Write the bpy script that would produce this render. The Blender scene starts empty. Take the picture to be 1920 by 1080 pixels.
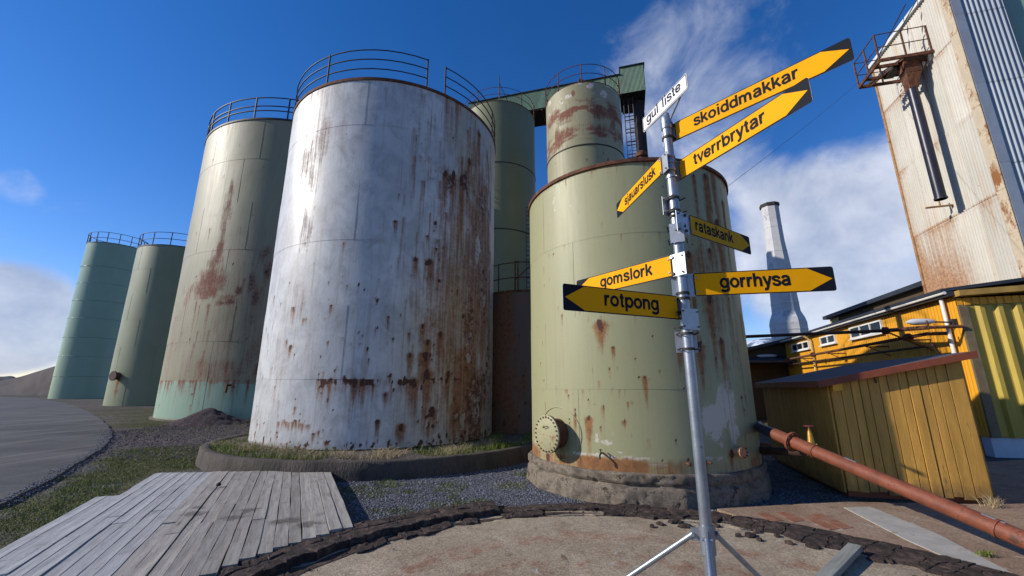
import bpy, math, random
import numpy as np
R_ = math.radians
# ------------------------------------------------------------------ camera, sky, sun, exposure
F, PITCH, H = 775.0, R_(13.5), 1.6
SUN_AZ, SUN_EL = 264.0, 27.0
scn = bpy.context.scene
COL = scn.collection
cam_d = bpy.data.cameras.new("camera"); cam = bpy.data.objects.new("camera", cam_d); COL.objects.link(cam)
cam.location = (0, 0, H); cam.rotation_euler = (math.pi/2 + PITCH, 0, 0)
cam_d.sensor_width = 36; cam_d.lens = F*36/1920; cam_d.clip_start = .05; cam_d.clip_end = 6000
scn.camera = cam
scn.view_settings.view_transform = 'Standard'; scn.view_settings.look = 'None'
scn.view_settings.exposure = 0.0; scn.view_settings.gamma = 1
scn.view_settings.use_curve_mapping = False
sun_d = bpy.data.lights.new("sun", 'SUN'); sun_d.energy = 5.0; sun_d.angle = R_(.53); sun_d.color = (1, .93, .82)
sun = bpy.data.objects.new("sun", sun_d); COL.objects.link(sun)
sun.rotation_euler = (R_(90-SUN_EL), 0, R_(-SUN_AZ+180))
sun.location = (-30, -6, 30)

def setup_world():
    w = bpy.data.worlds.new("World"); scn.world = w; w.use_nodes = True
    nt = w.node_tree; N = nt.nodes; L = nt.links
    for n in list(N): N.remove(n)
    out = N.new('ShaderNodeOutputWorld'); bg = N.new('ShaderNodeBackground')
    L.new(bg.outputs[0], out.inputs[0]); bg.inputs[1].default_value = .12
    sky = N.new('ShaderNodeTexSky'); sky.sky_type = 'NISHITA'; sky.sun_disc = False
    sky.sun_elevation = R_(SUN_EL); sky.sun_rotation = R_(SUN_AZ)
    sky.air_density = 1.0; sky.dust_density = .05; sky.ozone_density = 3.0; sky.altitude = 50
    hs = N.new('ShaderNodeHueSaturation'); hs.inputs['Saturation'].default_value = 1.315; hs.inputs['Value'].default_value = 1.17
    tn = N.new('ShaderNodeMixRGB'); tn.blend_type = 'MULTIPLY'; tn.inputs[0].default_value = 1; tn.inputs[2].default_value = (1.03, .935, 1.06, 1)
    L.new(sky.outputs[0], tn.inputs[1]); L.new(tn.outputs[0], hs.inputs['Color'])
    tc = N.new('ShaderNodeTexCoord')
    def math_(op, a, b=None, c=None, clamp=False):
        n = N.new('ShaderNodeMath'); n.operation = op; n.use_clamp = clamp
        for i, v in enumerate((a, b, c)):
            if v is None: continue
            if isinstance(v, (int, float)): n.inputs[i].default_value = v
            else: L.new(v, n.inputs[i])
        return n.outputs[0]
    sep = N.new('ShaderNodeSeparateXYZ'); L.new(tc.outputs['Generated'], sep.inputs[0])
    zz = math_('ADD', math_('MAXIMUM', sep.outputs[2], 0), .22)
    comb = N.new('ShaderNodeCombineXYZ')
    L.new(math_('DIVIDE', sep.outputs[0], zz), comb.inputs[0]); L.new(math_('DIVIDE', sep.outputs[1], zz), comb.inputs[1])
    comb.inputs[2].default_value = 3.7
    def noise(vec, scale, detail, rough, dist=0):
        n = N.new('ShaderNodeTexNoise'); L.new(vec, n.inputs['Vector'])
        n.inputs['Scale'].default_value = scale; n.inputs['Detail'].default_value = detail
        n.inputs['Roughness'].default_value = rough; n.inputs['Distortion'].default_value = dist
        return n.outputs[0]
    def lobe(x, y, lo, hi):
        r = ray(x, y); r = r/np.linalg.norm(r)
        n = N.new('ShaderNodeVectorMath'); n.operation = 'DOT_PRODUCT'; L.new(tc.outputs['Generated'], n.inputs[0]); n.inputs[1].default_value = r
        m = N.new('ShaderNodeMapRange'); m.interpolation_type = 'SMOOTHSTEP'; L.new(n.outputs['Value'], m.inputs[0])
        m.inputs[1].default_value = math.cos(R_(hi)); m.inputs[2].default_value = math.cos(R_(lo))
        return m.outputs[0]
    n1 = noise(comb.outputs[0], 1.15, 9, .60, .35)
    n2 = noise(tc.outputs['Generated'], 5.5, 8, .62, .5)
    cover = math_('ADD', math_('MULTIPLY', n1, .45), math_('MULTIPLY', n2, .55))
    b = math_('MULTIPLY', lobe(1640, 480, 7, 16), .40)
    b = math_('ADD', b, math_('MULTIPLY', lobe(1350, 430, 3, 12), .14))
    b = math_('ADD', b, math_('MULTIPLY', lobe(1330, 190, 1, 17), .175))
    b = math_('ADD', b, math_('MULTIPLY', lobe(1250, 60, 1, 9), .06))
    b = math_('ADD', b, math_('MULTIPLY', lobe(20, 605, 2.5, 6.5), .42))
    b = math_('ADD', b, math_('MULTIPLY', lobe(-180, 620, 3, 8), .3))
    b = math_('ADD', b, math_('MULTIPLY', lobe(30, 345, .5, 2.5), .14))
    b = math_('ADD', b, math_('MULTIPLY', lobe(1560, 230, 1, 8), -.08))
    lowf = N.new('ShaderNodeMapRange'); lowf.interpolation_type = 'SMOOTHSTEP'; L.new(sep.outputs[2], lowf.inputs[0])
    lowf.inputs[1].default_value = .0; lowf.inputs[2].default_value = .045; lowf.inputs[3].default_value = -.18; lowf.inputs[4].default_value = 0
    cv = math_('ADD', math_('ADD', cover, b), lowf.outputs[0])
    mr = N.new('ShaderNodeMapRange'); mr.interpolation_type = 'SMOOTHSTEP'; L.new(cv, mr.inputs[0])
    mr.inputs[1].default_value = .60; mr.inputs[2].default_value = .90
    # thicker cloud is greyer underneath, its rims brighter
    n3 = noise(tc.outputs['Generated'], 9, 6, .55, .2)
    cr = N.new('ShaderNodeValToRGB'); L.new(n3, cr.inputs[0])
    cr.color_ramp.elements[0].position = .30; cr.color_ramp.elements[0].color = (3.3, 3.9, 5.3, 1)
    cr.color_ramp.elements[1].position = .68; cr.color_ramp.elements[1].color = (6.8, 7.1, 7.9, 1)
    mx = N.new('ShaderNodeMixRGB'); L.new(math_('MULTIPLY', mr.outputs[0], .88), mx.inputs[0])
    L.new(hs.outputs[0], mx.inputs[1]); L.new(cr.outputs[0], mx.inputs[2])
    L.new(mx.outputs[0], bg.inputs[0])

# ------------------------------------------------------------------ small geometry kit
def ray(x, y):
    a = (x-960)/F; b = (540-y)/F
    return np.array([a, math.cos(PITCH)-b*math.sin(PITCH), math.sin(PITCH)+b*math.cos(PITCH)])
EYE = np.array([0, 0, H])
def gnd(x, y, z=0.):
    r = ray(x, y); return EYE + r*((z-H)/r[2])
def at_dist(x, y, d):
    r = ray(x, y); return EYE + r*(d/math.hypot(r[0], r[1]))
def at_plane(x, y, p, n):
    r = ray(x, y); n = np.array(n, float); return EYE + r*(((np.array(p)-EYE)@n)/(r@n))
setup_world()
rng = np.random.default_rng(7); random.seed(7)

def tag(o, label=None, cat=None, group=None, kind=None):
    if label: o['label'] = label
    if cat: o['category'] = cat
    if group: o['group'] = group
    if kind: o['kind'] = kind
    return o
def empty(name, loc=(0, 0, 0), label=None, cat=None, group=None, kind=None):
    o = bpy.data.objects.new(name, None); COL.objects.link(o); o.location = loc; o.empty_display_size = .2
    return tag(o, label, cat, group, kind)
def nice(v):
    v = np.array(v, float); return v/np.linalg.norm(v)

class MB:
    def __init__(s): s.v = []; s.f = []; s.n = 0
    def add(s, v, f):
        s.v += [tuple(map(float, p)) for p in v]; s.f += [tuple(int(i)+s.n for i in q) for q in f]; s.n = len(s.v); return s
    def hexa(s, c):  # 8 corners, bottom 4 ccw then top 4
        return s.add(c, [(3, 2, 1, 0), (4, 5, 6, 7), (0, 1, 5, 4), (1, 2, 6, 5), (2, 3, 7, 6), (3, 0, 4, 7)])
    def box(s, c, u, v, w):  # centre and half vectors
        c, u, v, w = (np.array(q, float) for q in (c, u, v, w))
        return s.hexa([c-u-v-w, c+u-v-w, c+u+v-w, c-u+v-w, c-u-v+w, c+u-v+w, c+u+v+w, c-u+v+w])
    def abox(s, x0, x1, y0, y1, z0, z1):
        return s.box(((x0+x1)/2, (y0+y1)/2, (z0+z1)/2), ((x1-x0)/2, 0, 0), (0, (y1-y0)/2, 0), (0, 0, (z1-z0)/2))
    def beam(s, a, b, w, h, up=(0, 0, 1)):
        a = np.array(a, float); b = np.array(b, float); d = nice(b-a)
        up = np.array(up, float)
        if abs(d@up) > .95: up = np.array((0, 1, 0.))
        sd = nice(np.cross(d, up)); u2 = np.cross(sd, d)
        return s.box((a+b)/2, (b-a)/2, sd*w/2, u2*h/2)
    def tube(s, pts, r, n=8, closed=False, caps=True):
        P = [np.array(p, float) for p in pts]; m = len(P); vs = []; fs = []
        rr = r if hasattr(r, '__len__') else [r]*m
        ref = None
        for i in range(m):
            if closed: d = nice(P[(i+1) % m]-P[i-1])
            else: d = nice(P[min(i+1, m-1)]-P[max(i-1, 0)])
            if ref is None: ref = np.array((0, 0, 1.)) if abs(d[2]) < .9 else np.array((1, 0, 0.))
            a = ref-d*(ref@d); a = nice(a); ref = a; b = np.cross(d, a)
            for k in range(n):
                t = 2*math.pi*k/n; vs.append(P[i]+rr[i]*(math.cos(t)*a+math.sin(t)*b))
        for i in range(m if closed else m-1):
            j = (i+1) % m
            for k in range(n):
                k2 = (k+1) % n; fs.append((i*n+k, i*n+k2, j*n+k2, j*n+k))
        if caps and not closed:
            fs.append(tuple(range(n))[::-1]); fs.append(tuple((m-1)*n+k for k in range(n)))
        return s.add(vs, fs)
    def lathe(s, prof, c=(0, 0, 0), n=32, axis=(0, 0, 1), cap=True):
        ax = nice(axis); ref = np.array((1, 0, 0.)) if abs(ax[0]) < .9 else np.array((0, 1, 0.))
        a = nice(ref-ax*(ref@ax)); b = np.cross(ax, a); c = np.array(c, float); vs = []; fs = []
        for (r, z) in prof:
            for k in range(n):
                t = 2*math.pi*k/n; vs.append(c+ax*z+r*(math.cos(t)*a+math.sin(t)*b))
        for i in range(len(prof)-1):
            for k in range(n):
                k2 = (k+1) % n; fs.append((i*n+k, i*n+k2, (i+1)*n+k2, (i+1)*n+k))
        if cap:
            fs.append(tuple(range(n))[::-1]); fs.append(tuple((len(prof)-1)*n+k for k in range(n)))
        return s.add(vs, fs)
    def prism(s, poly, z0, z1):
        n = len(poly); vs = [(p[0], p[1], z0) for p in poly]+[(p[0], p[1], z1) for p in poly]
        fs = [tuple(range(n))[::-1], tuple(range(n, 2*n))]+[(i, (i+1) % n, n+(i+1) % n, n+i) for i in range(n)]
        return s.add(vs, fs)
    def mesh(s, name, mat, smooth=False):
        me = bpy.data.meshes.new(name); me.from_pydata(s.v, [], s.f)
        if mat: me.materials.append(mat)
        me.polygons.foreach_set('use_smooth', [bool(smooth)]*len(me.polygons))
        if smooth:
            try: me.set_sharp_from_angle(angle=R_(38))
            except Exception: pass
        me.update(); return me
    def build(s, name, mat, parent=None, smooth=False, origin=None, bevel=0):
        if origin is None: origin = (0, 0, 0)
        o3 = np.array(origin, float)
        if parent is not None: base = np.array(parent_world(parent))
        else: base = np.zeros(3)
        s.v = [tuple(np.array(p)-o3) for p in s.v]
        o = bpy.data.objects.new(name, s.mesh(name, mat, smooth)); COL.objects.link(o)
        if parent is not None: o.parent = parent
        o.location = o3-base
        if bevel:
            b = o.modifiers.new('bevel', 'BEVEL'); b.width = bevel; b.segments = 2; b.limit_method = 'ANGLE'
        return o
def parent_world(p):
    v = np.array(p.location, float)
    while p.parent: p = p.parent; v += np.array(p.location, float)
    return v
def np_mesh(name, verts, faces, mat, smooth=False, parent=None, attrs=None):
    """verts (n,3), faces (m,k) numpy arrays"""
    me = bpy.data.meshes.new(name); n = len(verts); m, k = faces.shape
    me.vertices.add(n); me.vertices.foreach_set('co', np.asarray(verts, np.float32).ravel())
    me.loops.add(m*k); me.loops.foreach_set('vertex_index', faces.astype(np.int32).ravel())
    me.polygons.add(m); me.polygons.foreach_set('loop_start', (np.arange(m)*k).astype(np.int32))
    me.polygons.foreach_set('loop_total', np.full(m, k, np.int32))
    me.polygons.foreach_set('use_smooth', np.full(m, smooth, bool))
    me.update(calc_edges=True)
    if mat: me.materials.append(mat)
    for nm, (ty, arr) in (attrs or {}).items():
        a = me.attributes.new(nm, ty, 'POINT')
        a.data.foreach_set('color' if ty == 'FLOAT_COLOR' else 'vector' if ty == 'FLOAT_VECTOR' else 'value', np.asarray(arr, np.float32).ravel())
    o = bpy.data.objects.new(name, me); COL.objects.link(o)
    if parent is not None:
        o.parent = parent; o.location = -parent_world(parent)
    return o
def grid_faces(nr, nc, wrap=False):
    i = np.arange(nr-1)[:, None]; j = np.arange(nc if wrap else nc-1)[None]; j2 = (j+1) % nc
    return np.stack([i*nc+j, i*nc+j2, (i+1)*nc+j2, (i+1)*nc+j], -1).reshape(-1, 4)

_tab = np.random.default_rng(3).random(65536)
def vn(x, y, seed=0):
    x = np.asarray(x, float); y = np.asarray(y, float)
    xi = np.floor(x).astype(int); yi = np.floor(y).astype(int); fx = x-xi; fy = y-yi
    fx = fx*fx*(3-2*fx); fy = fy*fy*(3-2*fy)
    h = lambda a, b: _tab[(a*73856093 ^ b*19349663 ^ seed*83492791) & 65535]
    return (h(xi, yi)*(1-fx)+h(xi+1, yi)*fx)*(1-fy)+(h(xi, yi+1)*(1-fx)+h(xi+1, yi+1)*fx)*fy
def fbm(x, y, seed=0, o=4):
    s = 0; a = 1; t = 0
    for k in range(o): s = s+a*vn(x*2**k, y*2**k, seed+k*17); t += a; a *= .5
    return s/t
def sstep(a, b, x):
    t = np.clip((x-a)/(b-a), 0, 1); return t*t*(3-2*t)
def in_poly(x, y, poly):
    """signed distance-like: positive inside (metres)"""
    P = np.array(poly)[:, :2]; inside = np.zeros(x.shape, bool); dmin = np.full(x.shape, 1e9)
    for i in range(len(P)):
        a, b = P[i], P[(i+1) % len(P)]; e = b-a; L2 = e@e+1e-12
        t = np.clip(((x-a[0])*e[0]+(y-a[1])*e[1])/L2, 0, 1)
        dmin = np.minimum(dmin, np.hypot(x-a[0]-t*e[0], y-a[1]-t*e[1]))
        c = ((a[1] > y) != (b[1] > y)) & (x < (b[0]-a[0])*(y-a[1])/((b[1]-a[1]) or 1e-12)+a[0]); inside ^= c
    return np.where(inside, dmin, -dmin)

# ------------------------------------------------------------------ materials
class NT:
    def __init__(s, name):
        s.m = bpy.data.materials.new(name); s.m.use_nodes = True; s.t = s.m.node_tree
        s.N = s.t.nodes; s.L = s.t.links; s.p = s.N['Principled BSDF']
    def put(s, sock, v):
        if v is None: return
        if isinstance(v, (int, float)): sock.default_value = v
        elif isinstance(v, (tuple, list)):
            sock.default_value = tuple(v)+(1,) if len(v) == 3 and len(sock.default_value) == 4 else tuple(v)
        else: s.L.new(v, sock)
    def math(s, op, a, b=None, clamp=False):
        n = s.N.new('ShaderNodeMath'); n.operation = op; n.use_clamp = clamp
        s.put(n.inputs[0], a); s.put(n.inputs[1], b); return n.outputs[0]
    def coord(s, kind='Object', scale=(1, 1, 1), rnd=True):
        tc = s.N.new('ShaderNodeTexCoord'); v = tc.outputs[kind]
        mp = s.N.new('ShaderNodeMapping'); s.L.new(v, mp.inputs[0]); mp.inputs['Scale'].default_value = scale
        if rnd:
            oi = s.N.new('ShaderNodeObjectInfo'); mm = s.math('MULTIPLY', oi.outputs['Random'], 37.)
            s.L.new(mm, mp.inputs['Location'])
        return mp.outputs[0]
    def attr(s, name, out='Vector'):
        n = s.N.new('ShaderNodeAttribute'); n.attribute_name = name; return n.outputs[out]
    def mapv(s, v, scale, loc=(0, 0, 0)):
        mp = s.N.new('ShaderNodeMapping'); s.L.new(v, mp.inputs[0]); mp.inputs['Scale'].default_value = scale; mp.inputs['Location'].default_value = loc
        return mp.outputs[0]
    def noise(s, v, scale=1, detail=4, rough=.55, dist=0):
        n = s.N.new('ShaderNodeTexNoise'); s.L.new(v, n.inputs['Vector']); n.inputs['Scale'].default_value = scale
        n.inputs['Detail'].default_value = detail; n.inputs['Roughness'].default_value = rough; n.inputs['Distortion'].default_value = dist
        return n.outputs[0]
    def vor(s, v, scale, feature='F1', out='Distance'):
        n = s.N.new('ShaderNodeTexVoronoi'); n.feature = feature; s.L.new(v, n.inputs['Vector']); n.inputs['Scale'].default_value = scale
        return n.outputs[out]
    def rng(s, v, a, b, c=0., d=1.):
        n = s.N.new('ShaderNodeMapRange'); n.interpolation_type = 'SMOOTHSTEP'; s.put(n.inputs[0], v)
        n.inputs[1].default_value = a; n.inputs[2].default_value = b; n.inputs[3].default_value = c; n.inputs[4].default_value = d
        return n.outputs[0]
    def mix(s, f, a, b, mode='MIX'):
        n = s.N.new('ShaderNodeMixRGB'); n.blend_type = mode; s.put(n.inputs[0], f); s.put(n.inputs[1], a); s.put(n.inputs[2], b)
        return n.outputs[0]
    def fin(s, col, rough=.7, metal=0, bump=None, bstr=.3, bdist=.01, spec=.4):
        s.put(s.p.inputs['Base Color'], col); s.put(s.p.inputs['Roughness'], rough); s.put(s.p.inputs['Metallic'], metal)
        s.p.inputs['Specular IOR Level'].default_value = spec
        if bump is not None:
            b = s.N.new('ShaderNodeBump'); s.L.new(bump, b.inputs['Height']); b.inputs['Strength'].default_value = bstr
            b.inputs['Distance'].default_value = bdist; s.L.new(b.outputs[0], s.p.inputs['Normal'])
        return s.m

def simple(name, col, var=.25, scale=3, rough=.7, metal=0, bump=.2, stretch=(1, 1, 1), dirt=None, dirt_amt=.5, rnd_tone=0, spec=.4, bdist=.006):
    """paint/metal/wood-like surface: base colour with two scales of variation and optional patchy second colour"""
    s = NT(name); v = s.coord(scale=stretch)
    n1 = s.noise(v, scale, 5, .6); n2 = s.noise(v, scale*9, 4, .6)
    lo = tuple(c*(1-var) for c in col); hi = tuple(min(1, c*(1+var)) for c in col)
    c = s.mix(s.rng(n1, .3, .7), lo, hi)
    c = s.mix(s.math('MULTIPLY', s.rng(n2, .35, .7), .35), c, lo)
    if dirt: c = s.mix(s.rng(s.math('ADD', n1, s.math('MULTIPLY', n2, .35)), .86-dirt_amt*.3, .98-dirt_amt*.2), c, dirt)
    if rnd_tone:
        oi = s.N.new('ShaderNodeObjectInfo')
        c = s.mix(1., c, s.mix(oi.outputs['Random'], (1-rnd_tone,)*3, (1+rnd_tone,)*3), 'MULTIPLY')
    h = s.math('ADD', n1, n2)
    return s.fin(c, rough, metal, h if bump else None, bump, bdist, spec)

def wood(name, col, col2, dark=(.06, .05, .04), axis='X', tone=.18, scale=1.):
    s = NT(name); sc = {'X': (1.1, 16, 16), 'Y': (16, 1.1, 16), 'Z': (16, 16, 1.1)}[axis]
    v = s.coord(scale=sc); v2 = s.coord(scale=(1, 1, 1))
    g = s.noise(v, 2.2*scale, 6, .65, .6); b = s.noise(v2, 2.4, 5, .6); f = s.noise(v, 9*scale, 3, .6)
    c = s.mix(s.rng(g, .28, .72), col, col2); c = s.mix(s.rng(b, .55, .8), c, tuple(q*.62 for q in col))
    c = s.mix(s.rng(f, .60, .74), c, dark)
    # knots
    k = s.vor(s.coord(scale=tuple(.35 if q < 2 else 3. for q in sc)), 2.2)
    c = s.mix(s.rng(k, .10, .04, 0., .8), c, dark)
    oi = s.N.new('ShaderNodeObjectInfo')
    c = s.mix(1., c, s.mix(oi.outputs['Random'], (1-tone,)*3, (1+tone,)*3), 'MULTIPLY')
    return s.fin(c, .82, 0, s.math('ADD', g, f), .35, .004, .25)

def add_spots(mat, spots):
    nt = mat.node_tree; N = nt.nodes; L = nt.links; p = N['Principled BSDF']; src = p.inputs['Base Color'].links[0].from_socket
    g = N.new('ShaderNodeNewGeometry'); nz = N.new('ShaderNodeTexNoise'); nz.inputs['Scale'].default_value = 14; nz.inputs['Detail'].default_value = 5; L.new(g.outputs['Position'], nz.inputs['Vector'])
    for (q, r) in spots:
        d = N.new('ShaderNodeVectorMath'); d.operation = 'DISTANCE'; L.new(g.outputs['Position'], d.inputs[0]); d.inputs[1].default_value = tuple(q)
        a = N.new('ShaderNodeMath'); a.operation = 'MULTIPLY_ADD'; L.new(nz.outputs[0], a.inputs[0]); a.inputs[1].default_value = .22; L.new(d.outputs['Value'], a.inputs[2])
        m = N.new('ShaderNodeMapRange'); m.interpolation_type = 'SMOOTHSTEP'; L.new(a.outputs[0], m.inputs[0]); m.inputs[1].default_value = r+.14; m.inputs[2].default_value = r+.04; m.inputs[4].default_value = .62
        x = N.new('ShaderNodeMixRGB'); L.new(m.outputs[0], x.inputs[0]); L.new(src, x.inputs[1]); x.inputs[2].default_value = (.045, .032, .025, 1); src = x.outputs[0]
    L.new(src, p.inputs['Base Color'])
def tank_mat(name, base, base2, zone=None, dirt=(.16, .13, .07), light=(.62, .60, .55), speck=0., rough=.5,
             rustA=(.27, .105, .035), rustB=(.055, .024, .016), dirtk=.5, chalk=0.):
    s = NT(name); cyl = s.attr('cyl'); st = s.attr('stain', 'Color')
    sep = s.N.new('ShaderNodeSeparateColor'); s.L.new(st, sep.inputs[0]); r, g, b = sep.outputs[0], sep.outputs[1], sep.outputs[2]
    al = s.attr('stain', 'Alpha')
    big = s.noise(s.mapv(cyl, (.8, .45, 1)), 1, 5, .6); fine = s.noise(cyl, 9, 6, .68, .3); micro = s.noise(cyl, 48, 3, .65)
    runs = s.noise(s.mapv(cyl, (7, .35, 1)), 1, 6, .7, .15); runs2 = s.noise(s.mapv(cyl, (26, .8, 1)), 1, 4, .65)
    c = s.mix(s.rng(big, .3, .7), base, base2)
    if zone: c = s.mix(s.rng(al, .25, .75), zone, c)
    if chalk:
        mt_ = s.noise(s.mapv(cyl, (2.2, 1.5, 1)), 1, 8, .72, .6); c = s.mix(s.rng(mt_, .38, .72, .0, .75), c, tuple(q*.62 for q in base)); c = s.mix(s.rng(s.noise(s.mapv(cyl, (5, 2.4, 1)), 1, 7, .75, .4), .55, .72, 0, .45), c, (.30, .22, .15))
        c = s.mix(s.math('MULTIPLY', s.rng(s.noise(s.mapv(cyl, (1.2, 3.2, 1)), 1, 7, .7, .8), .52, .66), chalk), c, light)
    c = s.mix(s.math('MULTIPLY', s.rng(runs, .50, .78), dirtk), c, dirt)
    c = s.mix(s.math('MULTIPLY', s.rng(runs2, .52, .8), dirtk*.55), c, tuple(q*.8 for q in dirt))
    c = s.mix(s.math('MULTIPLY', s.rng(micro, .5, .75), .13), c, tuple(q*.5 for q in dirt))
    ragged = s.math('ADD', s.math('MULTIPLY', s.math('SUBTRACT', fine, .5), 1.0), s.math('MULTIPLY', s.math('SUBTRACT', micro, .5), .5))
    lm = s.rng(s.math('ADD', b, s.math('MULTIPLY', ragged, 1.1)), .38, .55)
    lm = s.math('MULTIPLY', lm, s.rng(b, .02, .2)); c = s.mix(s.math('MULTIPLY', lm, .85), c, light)
    vst = s.noise(s.mapv(cyl, (16, .55, 1)), 1, 5, .7, .1)
    rr2 = s.math('ADD', s.math('MULTIPLY', ragged, .38), s.math('MULTIPLY', s.math('SUBTRACT', vst, .5), 1.15))
    rm = s.math('MULTIPLY', s.rng(s.math('ADD', r, rr2), .12, .80), s.rng(r, .01, .15))
    rc = s.mix(s.rng(fine, .35, .65), rustA, tuple(q*.55 for q in rustA))
    c = s.mix(s.math('MULTIPLY', rm, .92), c, rc)
    gm = s.math('MULTIPLY', s.rng(s.math('ADD', g, s.math('MULTIPLY', ragged, .8)), .33, .6), s.rng(g, .03, .2))
    if speck:
        sp = s.vor(s.mapv(cyl, (3.4, 3.0, 1)), 1); spn = s.rng(s.math('ADD', sp, s.math('MULTIPLY', fine, .3)), .16+.1*speck, .12+.1*speck)
        gm = s.math('MAXIMUM', gm, s.math('MULTIPLY', spn, s.rng(big, .42, .6)))
    c = s.mix(gm, c, s.mix(s.rng(micro, .4, .6), rustB, tuple(q*1.9 for q in rustB)))
    rg = s.math('ADD', rough, s.math('MULTIPLY', s.math('MAXIMUM', rm, gm), .88-rough))
    rg = s.math('ADD', rg, s.math('MULTIPLY', s.math('SUBTRACT', runs, .5), .25), True)
    hh = s.math('SUBTRACT', s.math('MULTIPLY', fine, .35), s.math('ADD', s.math('MULTIPLY', gm, micro), s.math('MULTIPLY', lm, .4)))
    return s.fin(c, rg, 0, hh, .45, .008, .4)

M = {}
M['galv'] = simple('galvanised steel', (.30, .33, .37), .14, 14, .42, .75, .12, dirt=(.20, .17, .14), dirt_amt=.1)
M['galv_plate'] = simple('aluminium plate', (.40, .42, .45), .12, 10, .5, .5, .08)
M['sign_black'] = simple('black sign film', (.010, .012, .018), .1, 6, .7, 0, 0, spec=.12)
M['sign_yellow'] = simple('yellow sign film', (.84, .365, .001), .06, 4, .7, 0, 0, spec=.12)
M['sign_shaded'] = simple('yellow sign film in painted shade', (.55, .285, .004), .06, 4, .7, 0, 0, spec=.12)  # same yellow film, shade on the rataskank board mixed into the colour
M['sign_white'] = simple('white sign film', (.70, .71, .73), .03, 4, .6, 0, 0, spec=.15)
M['dark_steel'] = simple('dark painted steel', (.035, .032, .03), .3, 8, .6, .2, .2, dirt=(.10, .045, .02), dirt_amt=.25)
M['rust_steel'] = simple('rusted steel', (.115, .045, .022), .45, 9, .85, 0, .5, dirt=(.22, .09, .035), dirt_amt=.4)
M['pipe_paint'] = simple('rust red pipe paint', (.20, .058, .028), .3, 6, .62, 0, .35, dirt=(.085, .035, .022), dirt_amt=.55)
M['brass'] = simple('old yellow painted brass', (.42, .23, .04), .3, 12, .45, .5, .2)
M['pipe_dark'] = simple('dark brown pipe', (.05, .025, .018), .4, 5, .7, .1, .3, dirt=(.19, .07, .03), dirt_amt=.3)
M['duct'] = simple('black duct', (.030, .030, .042), .25, 4, .35, .3, .1)
M['concrete'] = simple('weathered concrete', (.17, .135, .10), .4, 7, .9, 0, .8, dirt=(.10, .08, .065), dirt_amt=.55, bdist=.03)
M['seam'] = simple('painted weld', (.20, .19, .14), .3, 9, .6, 0, .2)
M['ring_concrete'] = simple('crumbling brown concrete', (.185, .15, .112), .55, 5, .92, 0, .4, dirt=(.05, .04, .032), dirt_amt=.6, stretch=(1, 1, 1.6), bdist=.02)
M['concrete_shaded'] = simple('stained concrete darkened for shade', (.075, .062, .05), .35, 3, .92, 0, .8, dirt=(.06, .05, .045), dirt_amt=.55, stretch=(1, 1, .4), bdist=.03)  # patchy concrete, base darkened to stand for the kerb's shadowed front
M['asphalt_old'] = simple('old tar', (.058, .038, .031), .55, 11, .85, 0, 1., dirt=(.125, .08, .062), dirt_amt=.5, rnd_tone=.3, bdist=.03)
M['grey_wood'] = wood('silver grey plank', (.28, .28, .278), (.42, .42, .42), (.15, .15, .15), 'X', .08)
M['brown_wood'] = wood('weathered brown grey plank', (.225, .205, .18), (.36, .335, .30), (.09, .078, .065), 'X', .15)
M['timber'] = wood('grey green timber', (.17, .175, .15), (.28, .285, .25), (.08, .08, .07), 'X', .1)
M['shed_plank'] = simple('ochre painted board', (.50, .27, .052), .2, 2.2, .65, 0, .45, stretch=(4, 4, .5), dirt=(.20, .12, .035), dirt_amt=.28, rnd_tone=.10)
def foot_dirt(mat, col, z0, z1, amt):
    nt = mat.node_tree; N = nt.nodes; L = nt.links; p = N['Principled BSDF']; src = p.inputs['Base Color'].links[0].from_socket
    g = N.new('ShaderNodeNewGeometry'); sp_ = N.new('ShaderNodeSeparateXYZ'); L.new(g.outputs['Position'], sp_.inputs[0])
    nz = N.new('ShaderNodeTexNoise'); nz.inputs['Scale'].default_value = 5; nz.inputs['Detail'].default_value = 6; L.new(g.outputs['Position'], nz.inputs['Vector'])
    a = N.new('ShaderNodeMath'); a.operation = 'MULTIPLY_ADD'; L.new(nz.outputs[0], a.inputs[0]); a.inputs[1].default_value = .6; L.new(sp_.outputs[2], a.inputs[2])
    m = N.new('ShaderNodeMapRange'); L.new(a.outputs[0], m.inputs[0]); m.inputs[1].default_value = z1+.3; m.inputs[2].default_value = z0+.3; m.inputs[4].default_value = amt
    x = N.new('ShaderNodeMixRGB'); L.new(m.outputs[0], x.inputs[0]); L.new(src, x.inputs[1]); x.inputs[2].default_value = tuple(col)+(1,); L.new(x.outputs[0], p.inputs['Base Color'])
foot_dirt(M['shed_plank'], (.07, .05, .03), .0, .35, .75)
M['shed_trim'] = simple('red brown fascia', (.20, .052, .022), .2, 4, .6, 0, .2)
M['roof_felt'] = simple('blue grey roofing felt', (.05, .065, .085), .2, 3, .85, 0, .4)
M['yellow_wall'] = simple('yellow cladding', (.70, .335, .02), .07, 1.4, .5, 0, .1, stretch=(3, 3, .5), dirt=(.42, .22, .03), dirt_amt=.15, rnd_tone=.05)
M['yellow_door'] = simple('faded yellow ribbed steel', (.44, .32, .05), .15, 1.5, .45, 0, .1, stretch=(3, 3, .4), dirt=(.28, .21, .07), dirt_amt=.3, rnd_tone=.05)
M['brown_trim'] = simple('brown grey trim', (.17, .13, .07), .2, 4, .7, 0, .2)
M['ochre_trim'] = simple('ochre trim', (.36, .22, .05), .2, 4, .65, 0, .2)
M['ochre_dull'] = simple('dull ochre wall', (.27, .18, .055), .12, 1, .7, 0, .1, stretch=(3, 3, .5))
M['pale_ochre'] = simple('pale ochre wall', (.55, .40, .13), .08, 1, .7, 0, .1)
M['roof_dark'] = simple('dark roof metal', (.035, .042, .055), .2, 2, .55, .2, .1)
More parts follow.
